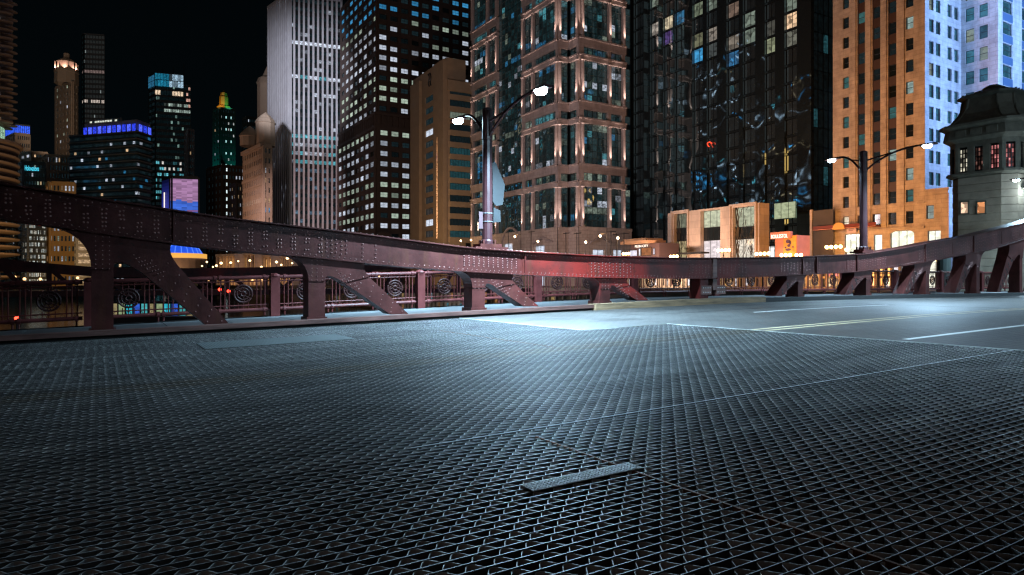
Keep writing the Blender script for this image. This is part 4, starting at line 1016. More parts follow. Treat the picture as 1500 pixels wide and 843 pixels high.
a0, a1 = FO.a(1304), FO.a(1339); z0 = FO.z(1321, 343); c = (a0+a1)/2
pl = [(a0,z0)]+[(c-(a1-a0)/2*math.cos(math.pi*i/10), z0+.55*math.sin(math.pi*i/10)) for i in range(11)]+[(a1, z0+1.0),(a0, z0+1.0)]
q.prism(pl[1:], -.25, .05, 0, FO.P); q.build('arch_head', lime, ob)
# low orange annexe in front of the blue wall
AN = Fr(K, on_s(1390, S)); q = MB(); za = zat(K, 278)
hl = [(AN.a(1357), AN.a(1368), AN.z(1362,321), AN.z(1362,301)), (AN.a(1359), AN.a(1378), GZ+.1, AN.z(1368,338))]
AN.L = (K[0]-.02, K[1]); holes_wall(q, AN, AN.W, GZ, za, hl, .35); q.face([AN.P(0,0,za),AN.P(AN.W,0,za),AN.P(AN.W,-9,za),AN.P(0,-9,za)]); q.face([AN.P(AN.W,0,GZ),AN.P(AN.W,-9,GZ),AN.P(AN.W,-9,za),AN.P(AN.W,0,za)]); q.box(0, AN.W, .0, .2, za-.8, za-.4, 0, AN.P); q.build('annexe', lime, ob)
window(AN, *hl[0], -.3, ob, 1, 2, (.25,.3,.28)); window(AN, *hl[1], -.3, ob, 2, 3, (1.2,1.2,1.0), name='shop_window')
# street faces
def punched(F, upx, vref, uref, n, wh, parent, name, spand=False, kcol=(.02,.09,.13)):
    hl = []; z1 = F.z(uref, vref)
    for j in range(-2, n):
        for (u0, u1) in upx: hl.append((F.a(u0), F.a(u1), z1+j*fh, z1+j*fh+wh))
    hl = [h for h in hl if h[2] > GZ+8 and h[3] < TOPO and h[1] < F.W and h[0] > 0]
    q = MB(); holes_wall(q, F, F.W, GZ, TOPO, hl, .3); q.build(name, lime, parent)
    for h in hl:
        v = HY-(h[2]+.9-EYE)/depth(*F.P(h[0],0,0)[:2])*F_
        if v < -25: continue
        window(F, *h, -.24, parent, 1, 2, sc(kcol, .5+R()) if R() < .9 else sc(GRN, .3), fr=.07)
    if spand:
        q = MB()
        for h in hl: q.box(h[0], h[1], .0, .06, h[3]+.08, h[3]+fh-wh-.08, 0, F.P)
        q.build('spandrel', MATS['dark_blue_spandrel'], parent)
mat('dark_blue_spandrel', (.06,.10,.16), .4)
punched(F1, ((1361,1367.5),(1371,1377.5),(1388,1394),(1398,1404)), 241, 1375, 14, 1.8, ob, 'street_wall')
punched(F2, ((1414,1427),(1434,1447)), 217, 1420, 14, 1.9, ob, 'return_wall')
punched(F3, ((1469,1483),(1497,1511)), 209, 1476, 14, 1.8, ob, 'wing_wall', True)
# floods: sodium light on the river face, blue-white on the street face
for z in (3, 16, 30):
    light('AREA', (S-24, K[1]+5, z), (5400, 1900, 1200)[(3,16,30).index(z)], (1,.38,.09), ob, target=(S, K[1]+6, z+6), size=5)
light('AREA', FO.P(FO.W/2, 6, 1.2), 900, (1,.45,.12), ob, target=FO.P(FO.W/2, 0, 8), size=9, sy=1)
for (x, y, z, pw, tx) in ((K[0]+7, K[1]-17, 14, 5200, 6), (K[0]+7, K[1]-19, 34, 6200, 6), (K[0]+24, K[1]-24, 24, 7000, 22)):
    light('AREA', (x, y, z), pw, (.22,.44,1.), ob, target=(K[0]+tx, K[1], z+6), size=4)

for z in (8, 24, 40):
    light('AREA', (S+2.5, K[1]-9, z), 1500, (.22,.44,1.), ob, target=(B1[0], K[1]-2, z+6), size=3)
light('AREA', (B2[0]+9, B2[1]-15, 40), 5000, (.22,.44,1.), ob, target=(B2[0]+9, B2[1], 46), size=4)
# ---- small dark stone building left of it, sign building
mat('grey_party_wall', (.07,.065,.065), .8, noise=.2, nscale=.5)
F = Fr(on_s(1187, 97), on_s(1221, 97)); nb2 = thing('grey_annex', (*F.P(0,0,0)[:2], GZ), 'windowless grey annex wall left of the orange tower', 'building')
q = MB(); z = F.z(1204, 308); q.foot(footprint([F.P(.4,0,0)[:2], F.P(F.W-.03,0,0)[:2]], dep=6), GZ, z); q.build('wall', MATS['grey_party_wall'], nb2)
q = MB(); q.box(.0, .4, -.2, .15, GZ, z+.2, 0, F.P); q.build('corner_pier', por, nb2)
light('SPOT', F.P(-.6, 1.2, .4), 250, (1,.5,.22), nb2, target=F.P(.3,0,8), angle=50)
# hoarding with a shop name and a mural
F = Fr(on_s(1133, 88), on_s(1167.5, 88)); hb = thing('shop_hoarding', (*F.P(0,0,0)[:2], GZ), 'small lit shop front with a name sign and a yellow mural', 'shop front')
salmon = mat('salmon_wall', (.55,.26,.22), .7, noise=.1, nscale=1); q = MB(); zt_ = F.z(1160, 345); q.box(.3, F.W, -3, 0, GZ, zt_, 0, F.P); q.build('wall', salmon, hb)
q = MB(); q.box(-.2, F.a(1161), 0, .5, F.z(1147,350), F.z(1147,340), 0, F.P); q.build('fascia', salmon, hb)
mural = mat('yellow_mural', (.75,.42,.05), .6, noise=.3, nscale=1.2, col2=(.7,.5,.12)); q = MB(); q.box(F.a(1148), F.W-.1, .001, .06, GZ, zt_-.1, 0, F.P); q.build('mural', mural, hb)
q = MB()
for (u, v, rx, rz) in ((1155,354,.42,.30),(1156,360,.28,.22),(1155,366,.50,.20),(1158,356,.2,.3),(1162,362,.15,.12),(1151,363,.15,.15)):
    a, z = F.a(u), F.z(u, v); q.prism([(a+rx*math.cos(2*math.pi*i/10), z+rz*math.sin(2*math.pi*i/10)) for i in range(10)], .06, .09, 0, F.P)
q.build('mural_shape', mat('purple_mural_paint', (.10,.06,.16), .6), hb)
def text(s, F, a, b, z, h, m, parent, name='lettering', width=None):
    cu = bpy.data.curves.new('t', 'FONT'); cu.body = s; cu.size = 1; cu.extrude = .02; tmp = bpy.data.objects.new('t', cu); C.objects.link(tmp)
    bpy.context.view_layer.update(); me = bpy.data.meshes.new_from_object(tmp.evaluated_get(bpy.context.evaluated_depsgraph_get())); bpy.data.objects.remove(tmp)
    xs = [v.co.x for v in me.vertices]; ys = [v.co.y for v in me.vertices]; w0 = max(xs)-min(xs); h0 = max(ys)-min(ys); kx = (width or w0*h/h0)/w0; kz = h/h0
    for v in me.vertices: x, y, zz = v.co; v.co = ((x-min(xs))*kx, -zz, (y-min(ys))*kz)
    me.materials.clear(); me.materials.append(m); o = bpy.data.objects.new(name, me); C.objects.link(o); o.rotation_euler = (0,0,F.ang)
    if parent is not None: o.parent = parent
    o.location = Vector(F.P(a, b, z))-(wloc(parent) if parent is not None else Vector((0,0,0))); return o
sign_w = lamp_mat('white_sign_glow', (1,.85,.7), 2.0)
text('BOULESTOL', F, .0, .53, F.z(1140, 349.5), .55, sign_w, hb, width=F.a(1158)-.1)
light('SPOT', F.P(F.W/2, 4, 5.5), 500, (1,.62,.35), hb, target=F.P(F.W/2, 0, 3), angle=100)

# ---- cafe kiosk by the granite block
F = Fr(on_s(922, 84), on_s(966, 84)); ck = thing('corner_cafe', (*F.P(0,0,0)[:2], GZ), 'small lit corner cafe with a flat canopy right of the granite block', 'cafe')
q = MB(); z0 = F.z(944, 357); q.box(-.8, F.a(957), -3, 1.5, z0, z0+.5, 0, F.P); q.box(-.4, F.a(953), -3, 1.2, z0+.5, z0+.9, 0, F.P); q.build('canopy', mat('tan_canopy', (.45,.27,.15), .7), ck)
q = MB(); q.box(0, F.a(964), -5, -.3, GZ, z0, 0, F.P); q.build('wall', mat('dark_cafe_wall', (.08,.05,.05), .7), ck)
text('PLEIN CITY', F, F.a(929), -.2, F.z(938, 362.5), .42, sign_w, ck, width=F.a(948)-F.a(929))
for u0, u1, v0, v1, col in ((921,932,375,366,(.9,.85,1.)),(934,937,375,364,(1,.95,1)),(938,953,375,363,(.35,.12,.04)),(955,958,374,365,(.9,.8,.9))): window(F, F.a(u0), F.a(u1), F.z(940,v0), F.z(940,v1), -.25, ck, 1, 1, col)
light('POINT', F.P(F.W*.4, 1.5, 4.2), 260, (1,.75,.55), ck, radius=.3)

# ---- canopy, round medallion and sign on the orange tower
q = MB(); z0 = FO.z(1240, 336); q.box(-2.4, FO.a(1292), .25, 1.6, z0, z0+.18, 0, FO.P); q.box(-2.4, FO.a(1292), 1.5, 1.6, z0, z0+.62, 0, FO.P); q.build('awning', mat('dark_red_awning', (.16,.03,.02), .6), ob)
q = MB(); q.box(-2.4, FO.a(1292), 1.6, 1.64, z0+.02, z0+.12, 0, FO.P); q.build('awning_trim', salmon, ob)
q = MB(); c = FO.a(1238.5); z1 = FO.z(1238, 337); q.prism([(c-1.0,z1)]+[(c-.9*math.cos(math.pi*i/8), z1+.45+.55*math.sin(math.pi*i/8)) for i in range(9)]+[(c+1.0,z1)], 1.66, 1.8, 0, FO.P); q.build('gilded_crest', mat('gilded_stone', (.65,.38,.08), .5), ob)
q = MB(); q.box(FO.a(1246), FO.a(1259.5), .9, 1.0, FO.z(1252,342), FO.z(1252,329), 0, FO.P); so_ = q.build('hanging_sign', mat('pale_sign_panel', (.5,.42,.5), .6)); tag(so_, 'pale square hanging sign with a red round emblem above the shop window', 'sign')
q = MB(); a, z = FO.a(1248.5), FO.z(1249, 333.5); q.prism([(a+.17*math.cos(2*math.pi*i/12), z+.17*math.sin(2*math.pi*i/12)) for i in range(12)], 1.0, 1.03, 0, FO.P); q.build('emblem', mat('red_emblem', (.5,.06,.08), .6), so_)
q = MB(); 
for k, (dx, dz, ln) in enumerate(((.1,-.30,.9),(.1,-.5,.7))): q.box(FO.a(1248)+dx, FO.a(1248)+dx+ln, 1.0, 1.02, z+dz-.05, z+dz+.02, 0, FO.P)
q.build('print_line', mat('dark_print', (.1,.06,.12), .6), so_)
q = MB(); q.prism([(0,0),(.4,0),(.4,1.15),(.25,1.3),(.0,.9)], 3, 3.1, 0, (lambda a, b, z: FO.P(FO.a(1274.5)+a, b, FO.z(1275,368)+z))); tag(q.build('lit_arrow_sign', lamp_mat('white_panel_glow', (1,.95,.95), 1.6)), 'small white glowing arrow-shaped sign beside the farther lamp post', 'sign')
for u in (1316, 1341): pass

# ---- stone bridge house
S = 52; stone = mat('grey_ashlar', (.32,.275,.21), .8, noise=.18, nscale=1.5, bump=.15, bscale=6)
roofm = mat('dark_mansard_metal', (.15,.14,.105), .7, noise=.3, nscale=2)
K = on_s(1484, S); A = on_s(1388, S); W0 = A[1]-K[1]
bhz = thing('bridge_house', (S+2.5, (A[1]+K[1])/2, .4), 'stone bridge tender house with a dark mansard roof at the far bridge end', 'bridge house')
def octa(g, ch=.7):
    x0, x1, y0, y1 = S-g, S+5.2+g, K[1]-g, A[1]+g
    return [(x0,y1-ch),(x0,y0+ch),(x0+ch,y0),(x1-ch,y0),(x1,y0+ch),(x1,y1-ch),(x1-ch,y1),(x0+ch,y1)]
zk = lambda v: zat(K, v)
def ring(q, p0, z0, p1, z1, cap=False):
    i = len(q.v); n = len(p0); q.v += [(x,y,z0) for x,y in p0]+[(x,y,z1) for x,y in p1]
    for k in range(n):
        j = (k+1) % n; q.f.append((i+k,i+j,i+n+j,i+n+k)); q.m.append(0); q.g.append((0,0,0))
    if cap: q.f.append(tuple(range(i+n, i+2*n))); q.m.append(0); q.g.append((0,0,0))
# ashlar courses, each with its own slight face offset
z = -3.0; zt2 = zk(252); j = 0
while z < zt2-.05:
    q = MB(); hgt = min(.52, zt2-z); g = .0 if j % 2 else .012; ring(q, octa(g-.03), z, octa(g), z+.03); ring(q, octa(g), z+.03, octa(g), z+hgt-.03); ring(q, octa(g), z+hgt-.03, octa(g-.03), z+hgt, True)
    q.build('stone_course', stone, bhz); z += hgt; j += 1
q = MB(); ring(q, octa(.02), zt2, octa(.30), zt2+.14); ring(q, octa(.30), zt2+.14, octa(.30), zt2+.30, True); q.build('sill_cornice', roofm, bhz)
zwt = zk(206); q = MB(); ring(q, octa(-.25), zt2+.3, octa(-.25), zwt); q.build('lantern_core', mull, bhz)
oc = octa(.12); fr_ = [Fr(oc[0], oc[1]), Fr(oc[1], oc[2]), Fr(oc[2], oc[3]), Fr(oc[7], oc[0])]
wred = [(.85,.80,.62),(.22,.10,.08),(.9,.30,.30),(.55,.10,.05),(.7,.3,.15)]
for fi, F in enumerate(fr_):
    n = {0: 3, 1: 1, 2: 4, 3: 1}[fi]
    for i in range(n):
        wd = F.W/n; a0, a1 = i*wd+wd*.22, (i+1)*wd-wd*.22
        q = MB(); q.box(i*wd-.0, a0, -.3, .0, zt2+.3, zwt, 0, F.P); q.box(a1, (i+1)*wd, -.3, .001, zt2+.3, zwt, 0, F.P); q.build('window_pier', roofm, bhz)
        o = panes('lantern_window', F, a0, a1, zt2+.42, zwt-.1, 3, 5, -.22, bhz, lambda ii, jj, c=wred[(i+fi*2) % 5]: sc(c, .75) if R() < .55 else sc(c, .1), fr=.05)
zc1 = zk(178)
q = MB(); ring(q, octa(.12), zwt, octa(.12), zwt+.35); ring(q, octa(.12), zwt+.35, octa(.45), zwt+.6); ring(q, octa(.45), zwt+.6, octa(.35), zc1); ring(q, octa(.35), zc1, octa(.62), zc1+.18); ring(q, octa(.62), zc1+.18, octa(.62), zc1+.34, True); q.build('entablature', roofm, bhz)
q = MB()
for F in fr_[:3]:
    n = max(1, int(F.W/.9))
    for i in range(n): a = (i+.15)*F.W/n; q.box(a, a+F.W/n*.7, .25, .36, zwt+.75, zc1-.12, 0, F.P)
q.build('frieze_panel', roofm, bhz)
zr = zk(130); prof = [(.30,0),(.02,.18),(-.22,.42),(-.38,.68),(-.45,1.0)]
q = MB()
for (g0,f0),(g1_,f1) in zip(prof, prof[1:]): ring(q, octa(g0), zc1+.34+(zr-zc1-.34)*f0, octa(g1_), zc1+.34+(zr-zc1-.34)*f1)
ring(q, octa(-.45), zr, octa(-.20), zr+.12); ring(q, octa(-.20), zr+.12, octa(-.20), zr+.24); ring(q, octa(-.20), zr+.24, octa(-1.5,.3), zr+.75); ring(q, octa(-1.5,.3), zr+.75, octa(-1.45,.3), zr+.85); ring(q, octa(-1.45,.3), zr+.85, octa(-1.7,.2), zr+1.0, True)
q.build('mansard_roof', roofm, bhz)
q = MB()                                             # roof ribs and cresting knobs
pr = [(octa(g), zc1+.34+(zr-zc1-.34)*f) for g, f in prof]
for k in range(8): q = MB(); q.tube([(P_[k][0], P_[k][1], z) for P_, z in pr], .09, 6); q.build('roof_rib', roofm, bhz)
q = MB()
for e0, e1 in ((0,1),(2,3)):
    P_ = octa(-.20)
    for i in range(9):
        f = i/8; q.dome((P_[e0][0]+(P_[e1][0]-P_[e0][0])*f, P_[e0][1]+(P_[e1][1]-P_[e0][1])*f, zr+.24), .09, (0,0,1))
q.build('cresting_knob', roofm, bhz, stuff=True)
F = Fr(octa(-.02)[0], octa(-.02)[1])
F.L = octa(.013)[0]
for u0, u1, col in ((1408,1418,(.95,.62,.42)),(1432,1443,(.75,.30,.12))):
    q = MB(); a0, a1, z0, z1 = F.a(u0), F.a(u1), F.z(u0,313), F.z(u0,297)
    for a, b, c, d in ((a0-.08,a0,z0-.05,z1+.05),(a1,a1+.08,z0-.05,z1+.05),(a0-.08,a1+.08,z1,z1+.08),(a0-.1,a1+.1,z0-.09,z0)): q.box(a, b, .0, .05, c, d, 0, F.P)
    fo_ = q.build('window_frame', roofm, bhz); q = MB(); q.face([F.P(a0,.012,z0),F.P(a1,.012,z0),F.P(a1,.012,z1),F.P(a0,.012,z1)], 0, col); q.build('pane', W_attr, fo_, glow=True)
Fs = Fr(octa(.013)[2], octa(.013)[3])
p = at_d(1492, 43); q = MB(); zl_ = EYE+.145*43; pA = (p[0], octa(.01)[2][1])
wlp = thing('wall_lamp', (octa(.01)[2][0]+.4, octa(.01)[2][1]-.3, zl_), 'small white LED wall lamp on the bridge house', 'wall lamp')
q = MB(); x, y = octa(.01)[2][0]+.4, octa(.01)[2][1]; q.tube([(x,y,zl_+.1),(x,y-.35,zl_+.1)], .03, 6); q.box(x-.12, x+.12, y-.5, y-.2, zl_, zl_+.08); q.build('arm', mull, wlp)
q = MB(); q.box(x-.09, x+.09, y-.47, y-.23, zl_-.05, zl_-.001); q.build('lens', lamp_on, wlp)
light('POINT', (x-.3, y-.8, zl_-.2), 110, (.70,.88,1.), wlp, radius=.1)
light('POINT', (S-2.2, K[1]-1.5, 4.2), 150, (.70,.90,1.), wlp, radius=.2)  # added unseen light without a fixture, brightens the bridge house
# grey drum on the girder's far side
p = on_t(1382, 23.5); q = MB(); dzz = zat(p, 362); q.lathe([(.42,.0),(.42,dzz),(.36,dzz+.25),(.2,dzz+.38),(.02,dzz+.42)], 14, 0, (*p,0)); 
for z in (dzz-.5, dzz-.1): q.lathe([(.45,z),(.45,z+.05)], 14, 0, (*p,0))
tag(q.build('signal_bell', mat('grey_green_metal', (.10,.13,.12), .5)), 'round grey drum-shaped bell housing beside the bridge house', 'bell')

# ================================================================== LEFT AND FAR SKYLINE
def tower(name, label, cat, uc, dc, uL, rL, uR, rR, vtop, m, nA, nB, fl, wf, hf, litA, litB, z0=GZ, dep=30, extra=None, pier=.25, piers=True, slab=False, wm=None):
    A, K, Bq = quad_bld(uc, dc, uL, rL, uR, rR); FA, FB = Fr(A, K), Fr(K, Bq); zt = zat(K, vtop)
    r = thing(name, (*K, z0), label, cat)
    q = MB(); q.foot(footprint([FA.P(0,-.4,0)[:2], ((K[0]-FA.n[0]*.2-FB.n[0]*.2), (K[1]-FA.n[1]*.2-FB.n[1]*.2)), FB.P(FB.W,-.4,0)[:2]], dep=dep), z0, zt); q.build('core', mull, r)
    q = MB(); qw = MB(); nr = max(1, int((zt-z0)/fl)); dh = (zt-z0)/nr
    for F, nc, lit in ((FA, nA, litA), (FB, nB, litB)):
        if not nc: continue
        wd = F.W/nc
        if piers:
            for i in range(nc+1): q.box(i*wd-wd*(1-wf)/2, i*wd+wd*(1-wf)/2, -.5, pier, z0, zt, 0, F.P)
        for j in range(nr+1): q.box(0, F.W, -.5, pier-.06, z0+j*dh-dh*(1-hf)/2, min(zt, z0+j*dh+dh*(1-hf)/2), 0, F.P)
        zmid = lambda j: HY-(z0+(j+.5)*dh-EYE)/dc*F_
        pane_grid(qw, F, 0, F.W, z0, zt, nc, nr, wf, hf, -.15, lambda i, j: lit(i, j, zmid(j)))
        if pier > 0: q.box(0, F.W, -.5, pier+.2, zt-.8, zt+.6, 0, F.P)
    if slab:
        q3 = MB()
        for F in (FA, FB):
            for j in range(nr+1): q3.box(-.3, F.W+.3, -.3, .9, z0+j*dh-.14, z0+j*dh+.14, 0, F.P)
        q3.build('balcony_slab', greyc, r, stuff=True)
    q.build('wall', m, r); qw.build('window', wm or W_attr, r, glow=True, stuff=True)
    if extra: extra(r, FA, FB, K, zt)
    return r
beige = mat('beige_terracotta', (.34,.26,.19), .8, noise=.1, nscale=.3)
dkglass = mat('dark_teal_frame', (.030,.045,.050), .4); greyc = mat('grey_concrete_edge', (.20,.20,.21), .7)
def sparse(p, cs=((WHT,.8),(WRM,.6)), base=DKT, kb=1.0):
    def f(i, j, v): 
        if R() < p: c, k = random.choice(cs); return sc(c, k*(.35+.65*R()))
        return sc(base, kb*(.5+R()))
    return f
# round corncob tower with petal balconies
pc = at_d(-70, 229); cob = mat('warm_lit_concrete', (.30,.215,.16), .8, noise=.1, nscale=.4)
mc = thing('round_balcony_tower', (*pc, -1), 'round concrete tower of stacked petal balconies at the left edge', 'skyscraper')
def petal_ring(z, R0, Rp, n, th, name, m, ph=0):
    q = MB(); pts = []
    for i in range(n):
        a0 = 2*math.pi*i/n+ph
        for k in range(7):
            a = a0+2*math.pi/n*(k-3)/6*.92; rr = R0+Rp*math.cos((k-3)/3*math.pi/2*.95); pts.append((pc[0]+rr*math.cos(a), pc[1]+rr*math.sin(a)))
    q.foot([p for p in pts], z, z+th); i = len(q.v); q.f.append(tuple(range(len(pts)))[::-1]); q.m.append(0); q.g.append((0,0,0))
    return q.build(name, m, mc)
q = MB(); q.lathe([(13.0,-1),(13.0,140)], 32, 0, (*pc,0)); q.build('core_wall', cob, mc)
zpk = EYE+.205*229
zz = 1.5
while zz < zpk-3:                                     # parking ramps: plain rings that stick out
    q = MB(); q.lathe([(13,zz),(18.3,zz+.9),(18.6,zz+1.3),(18.6,zz+1.5),(13.2,zz+1.0)], 40, 0, (*pc,0)); q.build('parking_ring', cob, mc); zz += 2.55
zz = zpk+7; j = 0
while zz < zpk+62:
    petal_ring(zz, 13.8, 4.0, 16, .45, 'balcony_ring', cob, .1)
    q = MB()
    for i in range(16):
        a = 2*math.pi*i/16+.1; 
        for k in range(5):
            a1 = a+2*math.pi/16*(k-2)/4*.8; a2 = a+2*math.pi/16*(k-1)/4*.8; rr = 13.1
            on = R() < .10; g = sc(random.choice((WHT,WRM,BLU,WRM)), .8*R()) if on else (.006,.005,.005)
            q.face([(pc[0]+rr*math.cos(a1),pc[1]+rr*math.sin(a1),zz+.6),(pc[0]+rr*math.cos(a2),pc[1]+rr*math.sin(a2),zz+.6),(pc[0]+rr*math.cos(a2),pc[1]+rr*math.sin(a2),zz+2.6),(pc[0]+rr*math.cos(a1),pc[1]+rr*math.sin(a1),zz+2.6)], 0, g)
    q.build('balcony_window', W_attr, mc, glow=True, stuff=True); zz += 2.85; j += 1
q = MB(); q.lathe([(13.2,zpk-2.4),(19.5,zpk-.6),(19.5,zpk+.2),(14,zpk+.4)], 32, 0, (*pc,0)); q.build('terrace_ring', cob, mc)
q = MB()
for i in range(60):
    a = 2*math.pi*i/60; a2 = a+.09; rr = 14.2
    q.face([(pc[0]+rr*math.cos(b),pc[1]+rr*math.sin(b),z) for b, z in ((a,zpk+.5),(a2,zpk+.5),(a2,zpk+5.6),(a,zpk+5.6))], 0, sc((.5,.85,.6), .6) if R() < .6 else DKT)
q.build('terrace_window', W_attr, mc, glow=True, stuff=True)
vz = at_d(40, 190); light('AREA', (vz[0], vz[1], 20), 2300, (1,.74,.58), mc, target=(pc[0], pc[1], 45), size=8)
# blue crowned block far left
def blue_crown(r, FA, FB, K, zt):
    q = MB()
    for F in (FA, FB): pane_grid(q, F, 0, F.W, zt-.2, zt+5.2, 8 if F is FB else 5, 1, .75, .8, .1, lambda i, j: (.04,.14,1.1))
    q.build('blue_crown', W_attr, r, glow=True)
    q = MB(); q.foot(footprint([FA.P(0,-.2,0)[:2], (K[0],K[1]+.3), FB.P(FB.W,-.2,0)[:2]], dep=20), zt+.5, zt+5.6); q.build('roof_storey', dkglass, r)
tower('blue_crowned_block', 'dark block with a glowing blue crown beside the round tower', 'office building', 22, 380, 8, .97, 44, .99, 196, beige, 4, 7, 4, .5, .5, sparse(.05), sparse(.12), extra=blue_crown)
def neon_top(r, FA, FB, K, zt):
    cy_ = lamp_mat('cyan_neon', (.08,.75,1.), 1.3)
    text('Holovations', FB, 1.0, .5, zt-3.6, 2.2, cy_, r, width=FB.W*.62)
tower('neon_sign_hotel', 'dark glass hotel with a cyan neon sign under its roof', 'hotel', 33, 300, 28, .98, 66, .99, 238, dkglass, 2, 8, 3.4, .6, .45, sparse(.1), sparse(.15, ((WHT,.8),(WRM,.8),(GRN,.4))), extra=neon_top)
tower('low_warm_block', 'low brown block between the round tower and the beige tower', 'office building', 45, 360, 30, .98, 70, .99, 223, beige, 2, 6, 3.6, .6, .4, sparse(.1), sparse(.2, ((WRM,.7),(WRM,.3))))
# slender beige tower with lit crown
mt = tower('slender_beige_tower', 'slender beige tower with a pink-lit octagonal crown', 'skyscraper', 106, 420, 82, .97, 113, .985, 120, beige, 5, 2, 4.0, .42, .45, sparse(.16, ((WHT,.8),(GRN,.7))), sparse(.06), dep=10)
pm = at_d(97.5, 424); 
def z4(v): return EYE+(HY-v)/F_*424
q = MB(); q.lathe([(6.6,z4(124)),(6.3,z4(108)),(6.7,z4(107)),(6.4,z4(103))], 8, 0, (*pm,0)); q.build('upper_shaft', beige, mt)
q = MB(); q.lathe([(5.2,z4(103)),(5.0,z4(92)),(4.2,z4(89)),(2.2,z4(86)),(1.7,z4(84)),(1.7,z4(79)),(.4,z4(77.5))], 8, 0, (*pm,0))
for i in range(8):
    a = 2*math.pi*i/8+.2; q.box(pm[0]+6*math.cos(a)-.4, pm[0]+6*math.cos(a)+.4, pm[1]+6*math.sin(a)-.4, pm[1]+6*math.sin(a)+.4, z4(103), z4(93)); q.tube([(pm[0]+6*math.cos(a),pm[1]+6*math.sin(a),z4(94)),(pm[0]+3*math.cos(a),pm[1]+3*math.sin(a),z4(88))], .3, 4)
q.build('crown', beige, mt)
for i in range(4): a = math.pi*i/3+3.5; light('SPOT', (pm[0]+7.0*math.cos(a), pm[1]+7.0*math.sin(a), z4(104)), 3400, (1,.62,.55), mt, target=(pm[0]+2*math.cos(a), pm[1]+2*math.sin(a), z4(84)), angle=90)
vz = at_d(80, 322); light('SPOT', (vz[0], vz[1], 68), 90000, (1,.74,.55), mt, target=(pm[0], pm[1], 108), angle=44, radius=2)
tower('beige_base_block', 'beige arcaded block at the foot of the slender beige tower', 'office building', 68, 330, 62, .97, 106, .99, 228, beige, 2, 9, 3.8, .5, .6, sparse(.1), sparse(.12, ((WHT,.9),(WRM,.7))))
# tall dark glass tower in the haze with lit band
def band(i, j, v):
    if abs(v-103) < 3: return (.20,.14,.13)
    if 143 < v < 152: return sc((.9,.75,.65), .8) if R() < .7 else DKT
    return sc((.5,.6,.6), .4) if R() < .015 else sc((.003,.009,.010), 1)
tower('tall_glass_tower', 'tall faint teal glass tower behind the slender beige tower', 'skyscraper', 122, 640, 120, .99, 153, .995, 50, dkglass, 1, 14, 4.6, .7, .6, band, band)
# blue banded hotel with balcony lines
def hb_top(r, FA, FB, K, zt):
    q = MB()
    for F, nn in ((FA, 14), (FB, 3)):
        for i in range(nn):
            if F is FA and i < 3: continue
            a = (i+.15)*F.W/nn; b = (i+.85)*F.W/nn; g = (.03,.06,.9) if i % 2 else (.10,.16,1.3)
            q.face([F.P(a,.5,zt+.3),F.P(b,.5,zt+.3),F.P(b,.5,zt+3.4),F.P(a,.5,zt+3.4)], 0, g)
    q.build('blue_band', W_attr, r, glow=True)
    q = MB(); q.foot(footprint([FA.P(FA.W*.22,-.2,0)[:2], (K[0],K[1]+.4), FB.P(FB.W,-.2,0)[:2]], dep=20), zt, zt+5.4)
    q.foot(footprint([FA.P(FA.W*.2,-3,0)[:2], FA.P(FA.W*.7,-3,0)[:2]], dep=12), zt+5.4, zt+7.6)
    q.build('roof_storey', greyc, r)
    q = MB(); pane_grid(q, Fr(FA.P(FA.W*.22,-2.9,0)[:2], FA.P(FA.W*.68,-2.9,0)[:2]), 0, FA.W*.45, zt+5.5, zt+7.3, 12, 1, .8, .6, .1, lambda i, j: sc((.9,.95,.8), .9) if R() < .6 else DKT); q.build('penthouse_window', W_attr, r, glow=True)
tower('balcony_hotel', 'wide grey hotel with balcony lines and a glowing blue band under its roof', 'hotel', 201, 300, 102, .965, 221, .97, 193, dkglass, 30, 5, 3.05, 1.0, .40, sparse(.13, ((WHT,.95),(BLU,.5),(WRM,.9),(WHT,.6))), sparse(.15, ((BLU,.4),(WHT,.5))), extra=hb_top, piers=False, slab=True)
# blue-topped dark tower
def bt_top(r, FA, FB, K, zt):
    q = MB()
    pane_grid(q, FB, 0, FB.W*.80, zt-2.0, zt+6.5, 10, 2, .9, .9, .4, lambda i, j: (sc((.02,.30,.50), .3+.4*R()) if i < 5 else sc((.5,.75,.95), .9*R())))
    pane_grid(q, FB, 0, FB.W*.80, zt-7.5, zt-4.0, 10, 1, .8, .8, .4, lambda i, j: sc((.95,.72,.5), .9) if i < 2 or i > 5 else DKT)
    pane_grid(q, FA, 0, FA.W, zt-2.0, zt+5.5, 2, 2, .9, .9, .4, lambda i, j: (.02,.12,.22)); q.build('crown_window', W_attr, r, glow=True, stuff=True)
    q = MB(); q.foot(footprint([FA.P(0,.3,0)[:2], (K[0],K[1]), FB.P(FB.W*.8,.3,0)[:2]], dep=16), zt-.5, zt+6.8); q.build('roof_storey', dkglass, r)
    for k in range(3): q = MB(); q.tube([FB.P(FB.W*(.2+.3*k),-2,zt+6), FB.P(FB.W*(.2+.3*k),-2,zt+10+2*k)], .2, 4); q.build('antenna', dkglass, r)
def btl(i, j, v):
    if i >= 14 and R() < .4 and v < 160: return sc((.9,.5,.4), .8)
    if 150 < v < 165 and i > 3: return sc((.7,.9,.8), .7*R())
    if v > 235: return sc(TEAL, 1.4*R()) if R() < .45 else sc((.9,.85,.8), .7) if R() < .15 else DKT
    return sc((.3,.5,.45), .6*R()) if R() < (.22 if 6 < i < 11 else .04) else sc((.002,.006,.007), 1)
tower('blue_topped_tower', 'dark glass tower with a cyan and blue lit top storey', 'skyscraper', 227, 430, 218, .985, 279, .985, 122, dkglass, 2, 16, 3.6, .85, .5, sparse(.02), btl, extra=bt_top, pier=.1)
